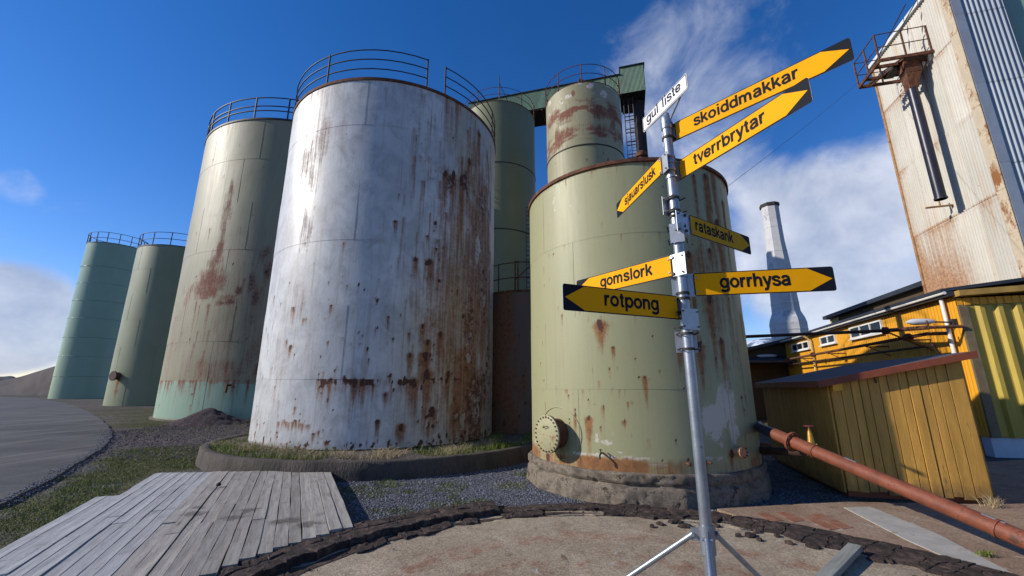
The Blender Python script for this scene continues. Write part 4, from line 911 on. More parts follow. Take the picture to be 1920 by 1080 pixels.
# ------------------------------------------------------------------ concrete pad, tar chunks, apron
pad = empty('concrete_pad', (PADC[0], PADC[1], 0), kind='structure')
nr, nt_ = 70, 240; aa = np.linspace(0, 2*math.pi, nt_+1)[:-1]; rr = np.linspace(0.02, PADR-.08, nr); vs = []
for r in rr:
    ed = -.10*fbm(aa*7, aa*0+1, 3, 4)*(r > PADR-.3); x = (r+ed)*np.sin(aa); y = (r+ed)*np.cos(aa)
    z = .055+.014*(fbm(x*2, y*2, 8, 5)-.5)+.006*(fbm(x*11, y*11, 18, 3)-.5); vs.append(np.stack([x+PADC[0], y+PADC[1], z], -1))
vs.append(np.stack([vs[-1][:, 0], vs[-1][:, 1], np.full(nt_, -.08)], -1))
o = np_mesh('slab', np.concatenate(vs), grid_faces(len(vs), nt_, True)[:, ::-1], M['pad'], True, pad)
o.data.transform(__import__('mathutils').Matrix.Translation((-PADC[0], -PADC[1], 0))); o.location = (0, 0, 0)
# ring of broken tar pieces: two or three irregular rows
rg = np.random.default_rng(21)
def chunk(cx, cy, r, z0, z1, ang, asp):
    n = 9+int(rg.integers(0, 5)); base_ = []
    for k in range(n):
        t = 2*math.pi*k/n; q = r*(.78+.44*rg.random()); u, v = q*math.cos(t)*asp, q*math.sin(t)
        base_.append((cx+u*math.cos(ang)-v*math.sin(ang), cy+u*math.sin(ang)+v*math.cos(ang)))
    vs = [(p[0], p[1], z0) for p in base_]
    vs += [(p[0], p[1], z0+(z1-z0)*(.55+.25*rg.random())) for p in base_]
    vs += [(cx+(p[0]-cx)*.86, cy+(p[1]-cy)*.86, z1+.012*(rg.random()-.5)) for p in base_]
    vs += [(cx+(p[0]-cx)*.45, cy+(p[1]-cy)*.45, z1+.014*(rg.random()-.3)) for p in base_]
    vs.append((cx, cy, z1+.01*(rg.random()-.5)))
    fs = []
    for L in range(3):
        for k in range(n): k2 = (k+1) % n; fs.append((L*n+k, L*n+k2, (L+1)*n+k2, (L+1)*n+k))
    for k in range(n): fs.append((3*n+k, 3*n+(k+1) % n, 4*n))
    mb = MB(); mb.add(vs, fs); return mb
def tar_r(a_, k):   # wandering inner and outer outline of the strip
    w_ = .28+.16*float(fbm(np.array(a_*2.3), np.array(3.), 6, 3))+(.10 if .75 < a_ < 1.35 else 0)+(.10 if a_ < -.55 else 0)
    inner = PADR-.27*w_/.3-.16*float(fbm(np.array(a_*6.), np.array(9.), 16, 4)-.5)*2*.6
    return inner+(PADR+.24-inner)*k/3+.05*float(fbm(np.array(a_*11.), np.array(k*5.), 26, 2)-.5)
angs = [-2.0]
while angs[-1] < 2.2: angs.append(angs[-1]+.036+.034*rg.random())
node = {}
for i, a_ in enumerate(angs):
    for k in range(4): node[i, k] = (a_+rg.normal()*.006+.010*(k % 2), tar_r(a_, k)+(rg.normal()*.016 if 0 < k < 3 else rg.normal()*.02))
def pol(q): return np.array((PADC[0]+q[1]*math.sin(q[0]), PADC[1]+q[1]*math.cos(q[0])))
def edge_pts(p, q, seed):
    rr_ = np.random.default_rng(seed); out = [p]
    for t in (.33, .67):
        m = p*(1-t)+q*t; d_ = q-p; out.append(m+np.array((-d_[1], d_[0]))*rr_.normal()*.07)
    return out
for i in range(len(angs)-1):
    for k in range(3):
        if k == 0 and fbm(np.array(angs[i]*9.), np.array(1.), 46, 3) > .55: continue
        c4 = [pol(node[i, k]), pol(node[i+1, k]), pol(node[i+1, k+1]), pol(node[i, k+1])]
        cen = np.mean(c4, 0)
        if on_deck(cen[0], cen[1]) and cen[1] > 4.9: continue
        E1 = edge_pts(c4[0], c4[1], i*64+k*8); E2 = edge_pts(c4[1], c4[2], (i+1)*64+k*8+3)
        E3 = edge_pts(c4[3], c4[2], i*64+(k+1)*8); E4 = edge_pts(c4[0], c4[3], i*64+k*8+3)
        ring_ = E1+E2+[c4[2]]+E3[:0:-1]+[c4[3]]+E4[:0:-1]
        rise = .075 if (angs[i] < -.35 and k == 2) else .05 if (angs[i] < -.35 and k == 1) else 0
        zt0 = (.070, .074, .050)[k]+.007*rg.random()+rise; n = len(ring_); tilt = rg.normal(size=2)*.03
        sh = lambda p, f_: cen+(p-cen)*f_
        zf = lambda p: zt0+float((p-cen)@tilt)
        vs = [(*sh(p, .98), .0) for p in ring_]+[(*sh(p, .975), zf(p)-.009) for p in ring_]+[(*sh(p, .91), zf(p)+.0025*rg.normal()) for p in ring_]+[(*sh(p, .42), zf(sh(p, .4))+.004*rg.normal()+.002) for p in ring_]+[(*cen, zt0+.004)]
        fs = []
        for L_ in range(3):
            for j_ in range(n): j2 = (j_+1) % n; fs.append((L_*n+j2, L_*n+j_, (L_+1)*n+j_, (L_+1)*n+j2))
        for j_ in range(n): fs.append((3*n+(j_+1) % n, 3*n+j_, 4*n))
        mb = MB(); mb.add(vs, fs); mb.build('tar_piece', M['asphalt_old'], pad, False, origin=(cen[0], cen[1], .03))
rr_in = [pol((a_, tar_r(a_, 0)+.05)) for a_ in angs]; rr_out = [pol((a_, tar_r(a_, 3)-.03)) for a_ in angs]
vs = [(*p, .060) for p in rr_in]+[(*p, .036) for p in rr_out]; vs += [(p[0], p[1], -.05) for p in rr_out]
np_mesh('tar_bed', np.array(vs), grid_faces(3, len(angs))[:, ::-1], M['asphalt_old'], False, pad)
for i in range(26):
    t = .2+1.1*rg.random(); r = PADR-.38-.4*rg.random()**2; cx, cy = PADC[0]+r*math.sin(t), PADC[1]+r*math.cos(t)
    chunk(cx, cy, .02+.05*rg.random()**2, .045, .08, rg.random()*6, 1.3).build('tar_chunk', M['asphalt_old'], pad, False, origin=(cx, cy, .05))
n = 1700; t = -2.3+4.6*rg.random(n); r = PADR+rg.normal(size=n)*.17; M['tar_crumb'] = simple('tar crumbs', (.05, .04, .036), .4, 20, .9, 0, 0)
stones('tar_crumbs', PADC[0]+r*np.sin(t), PADC[1]+r*np.cos(t), np.where(r < PADR, .06, .01)+.004, .006, .022, M['tar_crumb'], 'dark crumbled tar strewn along the edge of the concrete pad', 8)
# light joint line cast in the slab and the brown apron to the right
ap = poly_px([(1345, 957), (1500, 948), (1590, 944), (1700, 946), (1858, 949), (1846, 868), (1950, 862), (2200, 860), (2600, 1010), (2500, 1400)])+[np.array((3.2, 1.5)), np.array((3.2, 4.6))]
ap = [p for p in ap]
ag = MB(); ag.prism([tuple(p) for p in ap], -.1, .022); apron = ag.build('concrete_apron', M['apron'], None, origin=(6, 5, 0)); tag(apron, kind='structure')
for q, nm, mt_ in (([(1582, 951), (1632, 950), (1760, 1002), (1905, 1078), (1860, 1082), (1700, 1012)], 'concrete_strip', 'strip'),):
    pl = [gnd(*p, .03)[:2] for p in q]; mb = MB(); mb.prism([tuple(p) for p in pl], .0, .030); o = mb.build(nm, M[mt_]); tag(o, kind='structure')
for q in ([(1418, 962), (1440, 961), (1470, 975), (1447, 977)], [(1455, 960), (1478, 959), (1508, 975), (1488, 978)], [(1500, 966), (1522, 965), (1575, 990), (1555, 993)], [(1520, 964), (1540, 962), (1600, 988), (1580, 991)]):
    pl = [gnd(*p, .03)[:2] for p in q]; cc = np.mean(pl, 0); mb = MB(); mb.prism([tuple(p) for p in pl], .0, .0262); o = mb.build('brick_inlay', M['rust_mark'], None, origin=(cc[0], cc[1], 0)); o.parent = apron; o.location = (cc[0]-6, cc[1]-5, 0)

# ------------------------------------------------------------------ wooden deck
add_spots(M['brown_wood'], [(gnd(x, y, .145), r) for x, y, r in ((365, 963, .13), (372, 952, .08), (440, 970, .13), (468, 957, .12), (520, 978, .10), (545, 975, .14), (575, 983, .13), (700, 975, .05))])
deck = empty('wooden_deck', (deck_pts[1][0]-1.4, deck_pts[1][1]-2, 0), 'low weathered grey plank deck in the foreground reaching to the curbed bed', 'deck')
PW = .1245; nP = 24; o0 = np.array(deck_pts[1])+DN*.06; zd = .145
base_me = {}
def plank_mesh(L, w, t, seed):
    """board along X from 0 to L with slightly worn edges and cupping"""
    rg = np.random.default_rng(seed); nx = max(3, int(L/.35)); mb = MB(); vs = []
    for i in range(nx+1):
        x = L*i/nx; e = .003*rg.normal(); b = .002
        vs += [(x, -w/2+e, -t), (x, -w/2+e, -b), (x, -w/2+b+e, 0), (x, 0, -.002+.0015*rg.normal()), (x, w/2-b+e, 0), (x, w/2+e, -b), (x, w/2+e, -t)]
    fs = []
    for i in range(nx):
        for k in range(6): fs.append((i*7+k, i*7+k+1, (i+1)*7+k+1, (i+1)*7+k)[::-1])
    fs.append(tuple(range(7))); fs.append(tuple(nx*7+k for k in range(7))[::-1])
    mb.add(vs, fs); return mb
rg = np.random.default_rng(31)
edgeF = lambda k: gnd(612-(612-300)*k/nP, 878+(7*k/nP), zd)[:2]
for k in range(nP):
    off = -(k+.5)*PW*1.0
    # far end lies on the skewed line of the deck's far edge
    e0, e1 = np.array(deck_pts[1]), np.array(deck_pts[0]); p0 = o0+DN*off
    d = e1-e0; A2 = np.array([[DX[0], -d[0]], [DX[1], -d[1]]]); s_far = np.linalg.solve(A2, e0-p0)[0]
    if k == 0: s_far -= .26
    if k == 1: s_far -= .09
    s_far += rg.normal()*.015
    # near end: stops at the tar ring, else runs out of the picture
    s_near = s_far-9.5
    for s in np.arange(s_far, s_far-9.5, -.02):
        q = p0+DX*s
        if math.hypot(*(q-PADC)) < PADR+.12: s_near = s+.03*rg.random(); break
    if k >= nP-2: s_far -= 1.75
    s = s_far; mtl = 'grey_wood' if k >= 15 else 'brown_wood'
    while s > s_near+.05:
        L = min(s-s_near, 2.2+2.6*rg.random())
        if s-s_near-L < .4: L = s-s_near
        gap = .0022 if (k % 4) else .012
        mb = plank_mesh(L-.006, PW-gap-.002*rg.random(), .034, int(rg.integers(1e6)))
        o = bpy.data.objects.new('plank', mb.mesh('plank', M[mtl])); COL.objects.link(o); o.parent = deck
        st_ = p0+DX*s
        o.location = np.array([st_[0], st_[1], zd+.003*rg.normal()])-parent_world(deck)
        o.rotation_euler = (.012*rg.normal(), .0015*rg.normal(), math.atan2(-DX[1], -DX[0])+.0003*rg.normal())
        s -= L
for q in (-1.0, -2.8, -4.6, -6.4):   # joists under the boards
    a_ = o0+DX*(q-.2)+DN*.0; b_ = a_-DN*(nP*PW)
    if math.hypot(*(a_-PADC)) < PADR+.3:
        while math.hypot(*(a_-PADC)) < PADR+.3: a_ = a_-DN*.05
    mb = MB(); mb.beam((a_[0], a_[1], .075), (b_[0], b_[1], .075), .07, .095); mb.build('joist', M['timber'], deck)
# rusty footprint stains left on the boards: thin flat patches are part of wood colour, so a low dark pebble only
mb = MB(); q = gnd(410, 908, .18); mb.lathe([(.03, -.02), (.035, 0), (.02, .02), (.005, .028)], q, 8); o = mb.build('pebble', M['asphalt_old'], None, True, origin=q); tag(o, 'small dark stone lying on the grey deck boards', 'stone')

# ------------------------------------------------------------------ signpost
PX, PY = .912, 2.15
sp = empty('signpost', (PX, PY, 0), 'galvanised tripod signpost with eight white and yellow arrow boards', 'signpost')
zt_ = (EYE+ray(1247, 212)*((PY-.03)/ray(1247, 212)[1]))[2]-.02
mb = MB(); mb.lathe([(.025, .12), (.0265, .13), (.0265, zt_-.01), (.025, zt_)], (PX, PY, 0), 28); mb.build('pole', M['galv'], sp, True)
mb = MB(); mb.lathe([(.0305, zt_-.07), (.0315, zt_-.068), (.0315, zt_), (.028, zt_+.01), (.01, zt_+.02)], (PX, PY, 0), 28); mb.build('pole_cap', M['galv'], sp, True)
zs_ = .925
mb = MB(); mb.lathe([(.0285, zs_-.075), (.0335, zs_-.075), (.0335, zs_+.045), (.0285, zs_+.045)], (PX, PY, 0), 24); mb.build('leg_collar', M['galv'], sp, True)
for th_ in (154, 34, 247):
    dx, dy = math.cos(R_(th_)), math.sin(R_(th_))
    d = nice((dx, dy, 0)); top = np.array((PX, PY, zs_))+d*.06
    ft = np.array((PX, PY, .075))+d*1.2
    lg = MB(); lg.tube([top, ft], .013, 10); lo = lg.build('leg', M['galv'], sp, True)
    mb = MB(); mb.box((np.array((PX, PY, zs_))+d*.044), d*.025, np.cross(d, (0, 0, 1.))*.004, (0, 0, .028)); mb.tube([top-np.cross(d, (0, 0, 1.))*.022, top+np.cross(d, (0, 0, 1.))*.022], .008, 8); mb.build('hinge_lug', M['galv'], lo, True)
    mb = MB(); mb.lathe([(.035, -.02), (.035, -.008), (.012, 0)], ft, 12); mb.build('foot', M['galv'], lo, True)

def rrect(x0, x1, y0, y1, r, n=5):
    P = []
    for cx, cy, t0 in ((x1-r, y1-r, 0), (x0+r, y1-r, 90), (x0+r, y0+r, 180), (x1-r, y0+r, 270)):
        for k in range(n+1): t = R_(t0+90*k/n); P.append((cx+r*math.cos(t), cy+r*math.sin(t)))
    return P
GLYPH = {}   # upright grotesque letters as strokes, x-height .53
def _ell(cx, cy=.265, rx=.185, ry=.212, n=28): return [(cx+rx*math.cos(2*math.pi*k/n), cy+ry*math.sin(2*math.pi*k/n)) for k in range(n+1)]
def _sm(P, k=6):
    return [tuple(q) for q in smooth_line([np.array(p) for p in P], k)]
_st = lambda x, a=0., b=.53: [(x, a), (x, b)]
_arch = lambda x: _sm([(x, .26), (x+.03, .40), (x+.16, .478), (x+.29, .42), (x+.32, .28)])+[(x+.32, 0)]
GLYPH.update({
 'a': (.50, [_sm([(.07, .37), (.12, .455), (.24, .478), (.36, .445), (.395, .34)])+[(.395, .08), (.43, 0)], _sm([(.39, .30), (.26, .275), (.12, .235), (.06, .14), (.11, .055), (.22, .045), (.34, .085), (.39, .17)])]),
 'b': (.52, [_st(.075, 0, .72), _ell(.27)]), 'd': (.52, [_st(.435, 0, .72), _ell(.24)]),
 'e': (.50, [[(.06, .265), (.43, .265)], _sm([(.43, .265), (.40, .40), (.245, .478), (.10, .41), (.055, .265), (.10, .115), (.245, .05), (.36, .085), (.425, .16)])]),
 'g': (.52, [_ell(.24), _sm([(.435, .53), (.435, .2), (.435, -.03), (.40, -.125), (.25, -.165), (.12, -.14), (.065, -.08)])]),
 'h': (.50, [_st(.075, 0, .72), _arch(.085)]), 'i': (.22, [_st(.11), [(.11, .615), (.11, .72)]]),
 'j': (.22, [_sm([(.12, .53), (.12, .25), (.12, -.04), (.085, -.135), (.0, -.15)]), [(.12, .615), (.12, .72)]]),
 'k': (.47, [_st(.075, 0, .72), [(.09, .20), (.405, .53)], [(.20, .33), (.43, 0)]]), 'l': (.22, [_st(.11, 0, .72)]),
 'm': (.80, [_st(.075), _sm([(.085, .26), (.11, .40), (.22, .478), (.34, .42), (.37, .28)])+[(.37, 0)], _sm([(.38, .26), (.41, .40), (.52, .478), (.64, .42), (.67, .28)])+[(.67, 0)]]),
 'n': (.50, [_st(.075), _arch(.085)]), 'o': (.51, [_ell(.25, rx=.195)]), 'p': (.52, [_st(.075, -.19, .53), _ell(.27)]),
 'r': (.33, [_st(.075), _sm([(.085, .24), (.12, .40), (.20, .465), (.31, .468)])]),
 's': (.46, [_sm([(.395, .36), (.35, .45), (.23, .482), (.10, .45), (.08, .355), (.17, .295), (.30, .255), (.395, .19), (.385, .09), (.25, .045), (.11, .07), (.05, .165)])]),
 't': (.29, [_sm([(.14, .66), (.14, .4), (.14, .13), (.17, .06), (.27, .055)]), [(.02, .475), (.265, .475)]]),
 'u': (.50, [_sm([(.075, .53), (.075, .22), (.11, .09), (.23, .05), (.36, .11), (.405, .25)]), _st(.415)]),
 'v': (.44, [[(.035, .53), (.22, .03), (.405, .53)]]), 'y': (.44, [[(.035, .53), (.23, .02)], _sm([(.41, .53), (.27, .13), (.19, -.09), (.13, -.15), (.03, -.15)])]), ' ': (.30, [])})
def lettering_polys(body, w):
    """ribbons for every stroke: list of (verts2d, faces)"""
    x = 0; V_, F_, layer = [], [], []
    for ch in body:
        adv, strokes = GLYPH[ch]
        for li, S in enumerate(strokes):
            P = [np.array((p[0]+x, p[1])) for p in S]; n = len(P); b = len(V_)
            closed = np.linalg.norm(P[0]-P[-1]) < 1e-6
            for i in range(n):
                if closed: t = P[(i+1) % (n-1)]-P[(i-1) % (n-1)]
                else: t = P[min(i+1, n-1)]-P[max(i-1, 0)]
                t = t/np.linalg.norm(t); nn = np.array((-t[1], t[0])); k = 1.
                if not closed and 0 < i < n-1:
                    d1 = P[i]-P[i-1]; d1 = d1/np.linalg.norm(d1); k = 1/max(.45, abs(d1@t))
                V_ += [P[i]+nn*w/2*k, P[i]-nn*w/2*k]; layer += [li, li]
            for i in range(n-1): F_.append((b+2*i+1, b+2*i+3, b+2*i+2, b+2*i))
        x += adv+.035
    return np.array(V_), F_, layer
def sign(A, B, h, label, body, tx, xh_px, white=False, face='sign_yellow', arrow='B', flip=False):
    """A: pixel at pole end mid-line, B: pixel at tip mid-line (same height); body is written left to right as seen"""
    if white: z = (EYE+ray(1247, 192)*(PY/ray(1247, 192)[1]))[2]+.01; P0 = gnd(*A, z)
    else: r = ray(*A); P0 = EYE+r*(PY/r[1])*1.0; z = P0[2]
    r = ray(*B); P1 = EYE+r*((z-H)/r[2]); L = np.linalg.norm(P1-P0)
    left, right = (P0, P1) if A[0] < B[0] else (P1, P0)
    ex = nice(right-left); ez = np.array((0, 0, 1.)); en = np.cross(ex, ez)   # en faces the viewer
    if en@(EYE-left) < 0: en = -en
    org = left
    def loc(px, py):
        q = at_plane(px, py, org, en); return (q-org)@ex, q[2]-z
    W_ = L; y0, y1 = -h/2, h/2
    to3 = lambda u, v, d: org+ex*u+ez*v+en*d
    def slab(poly, d0, d1, nm, mat, par, orig):
        n = len(poly); vs = [to3(u, v, d0) for u, v in poly]+[to3(u, v, d1) for u, v in poly]
        fs = [tuple(range(n))[::-1], tuple(range(n, 2*n))]+[(i, (i+1) % n, n+(i+1) % n, n+i) for i in range(n)]
        mb = MB(); mb.add(vs, fs); return mb.build(nm, mat, par, False, origin=orig)
    orig = to3(W_/2, 0, 0)
    bd = slab(rrect(0, W_, y0, y1, .012), -.0015, .0015, 'sign_board', M['galv_plate'], sp, orig); tag(bd, label)
    if white:
        slab(rrect(.001, W_-.001, y0+.001, y1-.001, .011), .0017, .0024, 'white_film', M['sign_white'], bd, orig)
        P = rrect(.004, W_-.004, y0+.004, y1-.004, .009); Q = rrect(.0085, W_-.0085, y0+.0085, y1-.0085, .007); n = len(P)
        vs = [to3(u, v, .0030) for u, v in P]+[to3(u, v, .0030) for u, v in Q]; fs = [(i, (i+1) % n, n+(i+1) % n, n+i) for i in range(n)]
        mb = MB(); mb.add(vs, fs); mb.build('border_line', M['sign_black'], bd, False, origin=orig)
    else:
        slab(rrect(.0005, W_-.0005, y0+.0005, y1-.0005, .0115), .0017, .0024, 'black_film', M['sign_black'], bd, orig)
        b = .0055; tipw = h*.93
        tipright = (B[0] > A[0])
        if tipright: poly = [(b, y0+b), (W_-tipw, y0+b), (W_-h*.09, 0), (W_-tipw, y1-b), (b, y1-b)]
        else: poly = [(W_-b, y1-b), (tipw, y1-b), (h*.09, 0), (tipw, y0+b), (W_-b, y0+b)]
        slab(poly, .0026, .0032, 'arrow_face', M[face], bd, orig)
    # lettering
    u0, v0 = loc(*tx[0]); u1, v1 = loc(*tx[1])
    bl = -.14*h if white else -.20*h
    co, polys, layer = lettering_polys(body, .098 if white else .138); mn, mx = co[:, 0].min(), co[:, 0].max()
    s = (u1-u0)/(mx-mn); sv = h*(.86 if white else .80)
    vv_ = [tuple(to3(u0+(c_[0]-mn)*s, bl+c_[1]*sv, .0040+.0002*li)-orig) for c_, li in zip(co, layer)]
    me = bpy.data.meshes.new('lettering'); me.from_pydata(vv_, [], polys); me.materials.append(M['sign_black'])
    o = bpy.data.objects.new('lettering', me); COL.objects.link(o); o.parent = bd
    tag(o, 'black lettering reading '+body)
    pe = .016 if A[0] < B[0] else W_-.016
    for v_ in ((-.3, .3) if not white else ()):
        q_ = to3(pe, v_*h, .003); mb = MB(); mb.lathe([(.0055, 0), (.0055, .003), (.003, .0045)], q_, 8, en); mb.build('bolt', M['galv'], bd, True, origin=q_)
    # bracket plate on the pole behind the board, with two clamps
    inn = P0; d = np.array((PX, PY, z))-inn
    side = -1 if A[0] < B[0] else 1
    if not white:
        pc = np.array((PX, PY, z)); off = en*((inn-pc)@en); 
        bdir = nice((inn-pc)-((inn-pc)@en)*en) if np.linalg.norm((inn-pc)-((inn-pc)@en)*en) > .01 else ex
        tow = nice(P1-P0)
        c0 = P0+tow*.03-en*.004; c1 = pc+en*((P0-pc)@en)-en*.004-tow*.05
        mb = MB(); m_ = (c0+c1)/2; mb.box(m_, (c0-c1)/2, ez*h*.5, en*.0012); mb.build('mounting_plate', M['galv_plate'], bd, False, origin=m_)
        for s_ in (-1, 1):
            zc_ = z+s_*h*.38
            mb = MB(); mb.lathe([(.0285, zc_-.007), (.0315, zc_-.007), (.0315, zc_+.007), (.0285, zc_+.007)], (PX, PY, 0), 20); 
            q = c1*.5+pc*.5; q[2] = zc_; e = c1+tow*.02; e[2] = zc_
            f1 = np.array((PX, PY, zc_)); mb.tube([f1+tow*.032, e+tow*.055+en*.01], .005, 6); mb.tube([f1-tow*.032, e-tow*.002+en*.01], .005, 6)
            mb.lathe([(.009, 0), (.009, .006)], e+tow*.055+en*.004, 6, en)
            mb.build('clamp', M['dark_steel'] if rng.random() < .5 else M['galv'], bd, True, origin=f1)
    return bd, P0, P1, ex, en
sign((1266, 247), (1598, 90), .117, 'longest yellow arrow board, topmost, reading skoiddmakkar', 'skoiddmakkar', ((1301, 233), (1498, 145)), -.20)
sign((1274, 320), (1520, 166), .119, 'yellow arrow board reading tverrbrytar', 'tverrbrytar', ((1302, 306), (1436, 226)), -.19)
bd, P0, P1, ex, en = sign((1206, 236), (1289, 151), .105, 'small white name board on the very top reading gul liste', 'gul liste', ((1213, 222), (1277, 165)), -.16, white=True)
mb = MB()
cm = (P0+P1)/2
for dz in (-.03, .03): mb.beam(P0*.85+P1*.15-en*.012+np.array((0, 0, dz)), P0*.15+P1*.85-en*.012+np.array((0, 0, dz)), .012, .016)
mb.tube([cm-en*.018+np.array((0, 0, -.06)), np.array((PX, PY, zt_-.03))], .012, 8); mb.tube([P0*.2+P1*.8-en*.012-np.array((0, 0, .04)), np.array((PX, PY, zt_-.05))], .008, 8)
mb.build('support_rail', M['galv'], bd, True, origin=P0)
sign((1241, 309), (1157, 396), .112, 'narrow yellow arrow board pointing down left reading sjauarslusk', 'sjauarslusk', ((1172, 378), (1230, 322)), -.20)
sign((1293, 421), (1406, 461), .120, 'yellow arrow board with its shade painted in, reading rataskank', 'rataskank', ((1303, 428), (1374, 452)), -.17, face='sign_shaded')
sign((1260, 498), (1082, 543), .122, 'yellow arrow board pointing left, upper of the two low ones, reading gomslork', 'gomslork', ((1126, 530), (1224, 507)), -.20)
sign((1271, 577), (1055, 556), .127, 'shaded yellow arrow board pointing left, lowest, reading rotpong', 'rotpong', ((1132, 560), (1234, 571)), -.15)
sign((1301, 534), (1565, 522), .127, 'yellow arrow board pointing right with a shadow across it, reading gorrhysa', 'gorrhysa', ((1349, 530), (1482, 526)), -.17)
# bare bracket plates left on the pole
for (y, az_) in ((385, 150), (440, 205), (640, 190), (600, 160)):
    p = EYE+ray(1275, y)*(PY/ray(1275, y)[1]); z = p[2]; n = np.array([math.sin(R_(az_)), math.cos(R_(az_)), 0]); s_ = np.cross(n, (0, 0, 1.))
    hh = .055; back = np.array((PX, PY, z))+n*(-.035 if y == 640 or y == 385 else .035)
    mb = MB(); mb.box(back, s_*(.054 if y != 440 else .036), (0, 0, hh), n*.0012); pl = mb.build('spare_plate', M['galv_plate'], sp, False, origin=back)
    for k in (-1, 1):
        zc_ = z+k*hh*.72; mb = MB(); mb.lathe([(.0285, zc_-.006), (.032, zc_-.006), (.032, zc_+.006), (.0285, zc_+.006)], (PX, PY, 0), 20)
        mb.tube([np.array((PX, PY, zc_))+s_*.046-n*.042, np.array((PX, PY, zc_))+s_*.046+n*.042], .004, 6); mb.tube([np.array((PX, PY, zc_))-s_*.046-n*.042, np.array((PX, PY, zc_))-s_*.046+n*.042], .004, 6)
        mb.build('clamp', M['dark_steel'], pl, True)

# ------------------------------------------------------------------ shed
U = np.array([math.sin(R_(15.5)), math.cos(R_(15.5)), 0]); V = np.array([math.cos(R_(15.5)), -math.sin(R_(15.5)), 0]); ZZ = np.array((0, 0, 1.))
S0 = gnd(1590, 932); wS = at_plane(1864, 945, S0, U)@V-S0@V
shed = empty('wooden_shed', S0, 'small ochre plank shed with a red brown fascia, right of the squat green tank', 'shed')
zl = at_plane(1553, 722, S0, U)[2]; zr = at_plane(1797, 676, S0, U)[2]; LS = 3.4
rg = np.random.default_rng(41); n = 14; pw = wS/n
mb = MB(); c0 = S0+V*wS/2+U*LS/2; mb.hexa([S0+U*.04+V*.03, S0+V*(wS-.03)+U*.04, S0+V*(wS-.03)+U*(LS-.03), S0+V*.03+U*(LS-.03), S0+U*.04+V*.03+ZZ*(zl-.02), S0+V*(wS-.03)+U*.04+ZZ*(zr-.02), S0+V*(wS-.03)+U*(LS-.03)+ZZ*(zr-.02), S0+V*.03+U*(LS-.03)+ZZ*(zl-.02)]); mb.build('inner_wall', M['shed_trim'], shed)
x = 0.
while x < wS-.01:
    w = min(pw*(.8+.4*rg.random()), wS-x); 
    if wS-x-w < .05: w = wS-x
    g = .0035+.004*rg.random(); t = .026+(.010 if rg.random() < .4 else 0)*1; zb = .05+.05*rg.random()
    a_, b_ = x+g, x+w-g; ta = zl+(zr-zl)*(a_/wS); tb = zl+(zr-zl)*(b_/wS); o_ = S0-U*t*.5
    q = [S0+V*a_-U*t, S0+V*b_-U*t, S0+V*b_+U*.03, S0+V*a_+U*.03]
    mb = MB(); mb.hexa([p_+ZZ*zb for p_ in q]+[q[0]+ZZ*ta, q[1]+ZZ*tb, q[2]+ZZ*tb, q[3]+ZZ*ta]); mb.build('plank', M['shed_plank'], shed, False, origin=S0+V*(a_+b_)/2, bevel=.003)
    x += w
for side, xo, zt3 in ((-1, 0, zl), (1, wS, zr)):
    k = 0; y_ = 0.
    while y_ < LS-.01:
        w = min(.14*(.8+.4*rg.random()), LS-y_); g = .004; q0 = S0+V*(xo+side*.002)+U*(y_+g); q1 = S0+V*(xo+side*.002)+U*(y_+w-g)
        d = V*side*.026; q = [q0, q0+d, q1+d, q1]
        if side < 0: q = q[::-1]
        mb = MB(); mb.hexa([p_+ZZ*.06 for p_ in q]+[p_+ZZ*(zt3-.01) for p_ in q]); mb.build('plank', M['shed_plank'], shed, False, origin=(q0+q1)/2)
        y_ += w
# roof: felt slab, fascia boards
sl = (zr-zl)/wS; ov = .16; r0 = -ov; r1 = wS+ov*.9
def rf(v_, u_, dz): return S0+V*v_+U*u_+ZZ*(zl+sl*v_+dz)
mb = MB(); mb.hexa([rf(r0, -.13, .03), rf(r1, -.13, .03), rf(r1, LS+.1, .03), rf(r0, LS+.1, .03), rf(r0, -.13, .10), rf(r1, -.13, .10), rf(r1, LS+.1, .10), rf(r0, LS+.1, .10)]); mb.build('roof', M['roof_felt'], shed)
mb = MB(); mb.hexa([rf(r0, -.165, .0), rf(r1, -.165, .0), rf(r1, -.135, .0), rf(r0, -.135, .0), rf(r0, -.165, .105), rf(r1, -.165, .105), rf(r1, -.135, .105), rf(r0, -.135, .105)]); mb.build('fascia', M['shed_trim'], shed, bevel=.004)
mb = MB(); mb.hexa([rf(r0-.03, -.16, .0), rf(r0, -.16, .0), rf(r0, LS, .0), rf(r0-.03, LS, .0), rf(r0-.03, -.16, .104), rf(r0, -.16, .104), rf(r0, LS, .104), rf(r0-.03, LS, .104)]); mb.build('fascia', M['shed_trim'], shed)
mb = MB(); mb.hexa([rf(.0, -.13, -.10), rf(.13, -.13, -.10), rf(.13, -.03, -.10), rf(.0, -.03, -.10), rf(.0, -.13, .0), rf(.13, -.13, .0), rf(.13, -.03, .0), rf(.0, -.03, .0)]); mb.build('rafter_end', M['yellow_wall'], shed)
a_ = at_plane(1641, 712, S0-U*.03, U); mb = MB(); mb.box(a_, V*.012, U*.012, ZZ*.05); mb.build('vent_slot', M['window_dark'], shed)

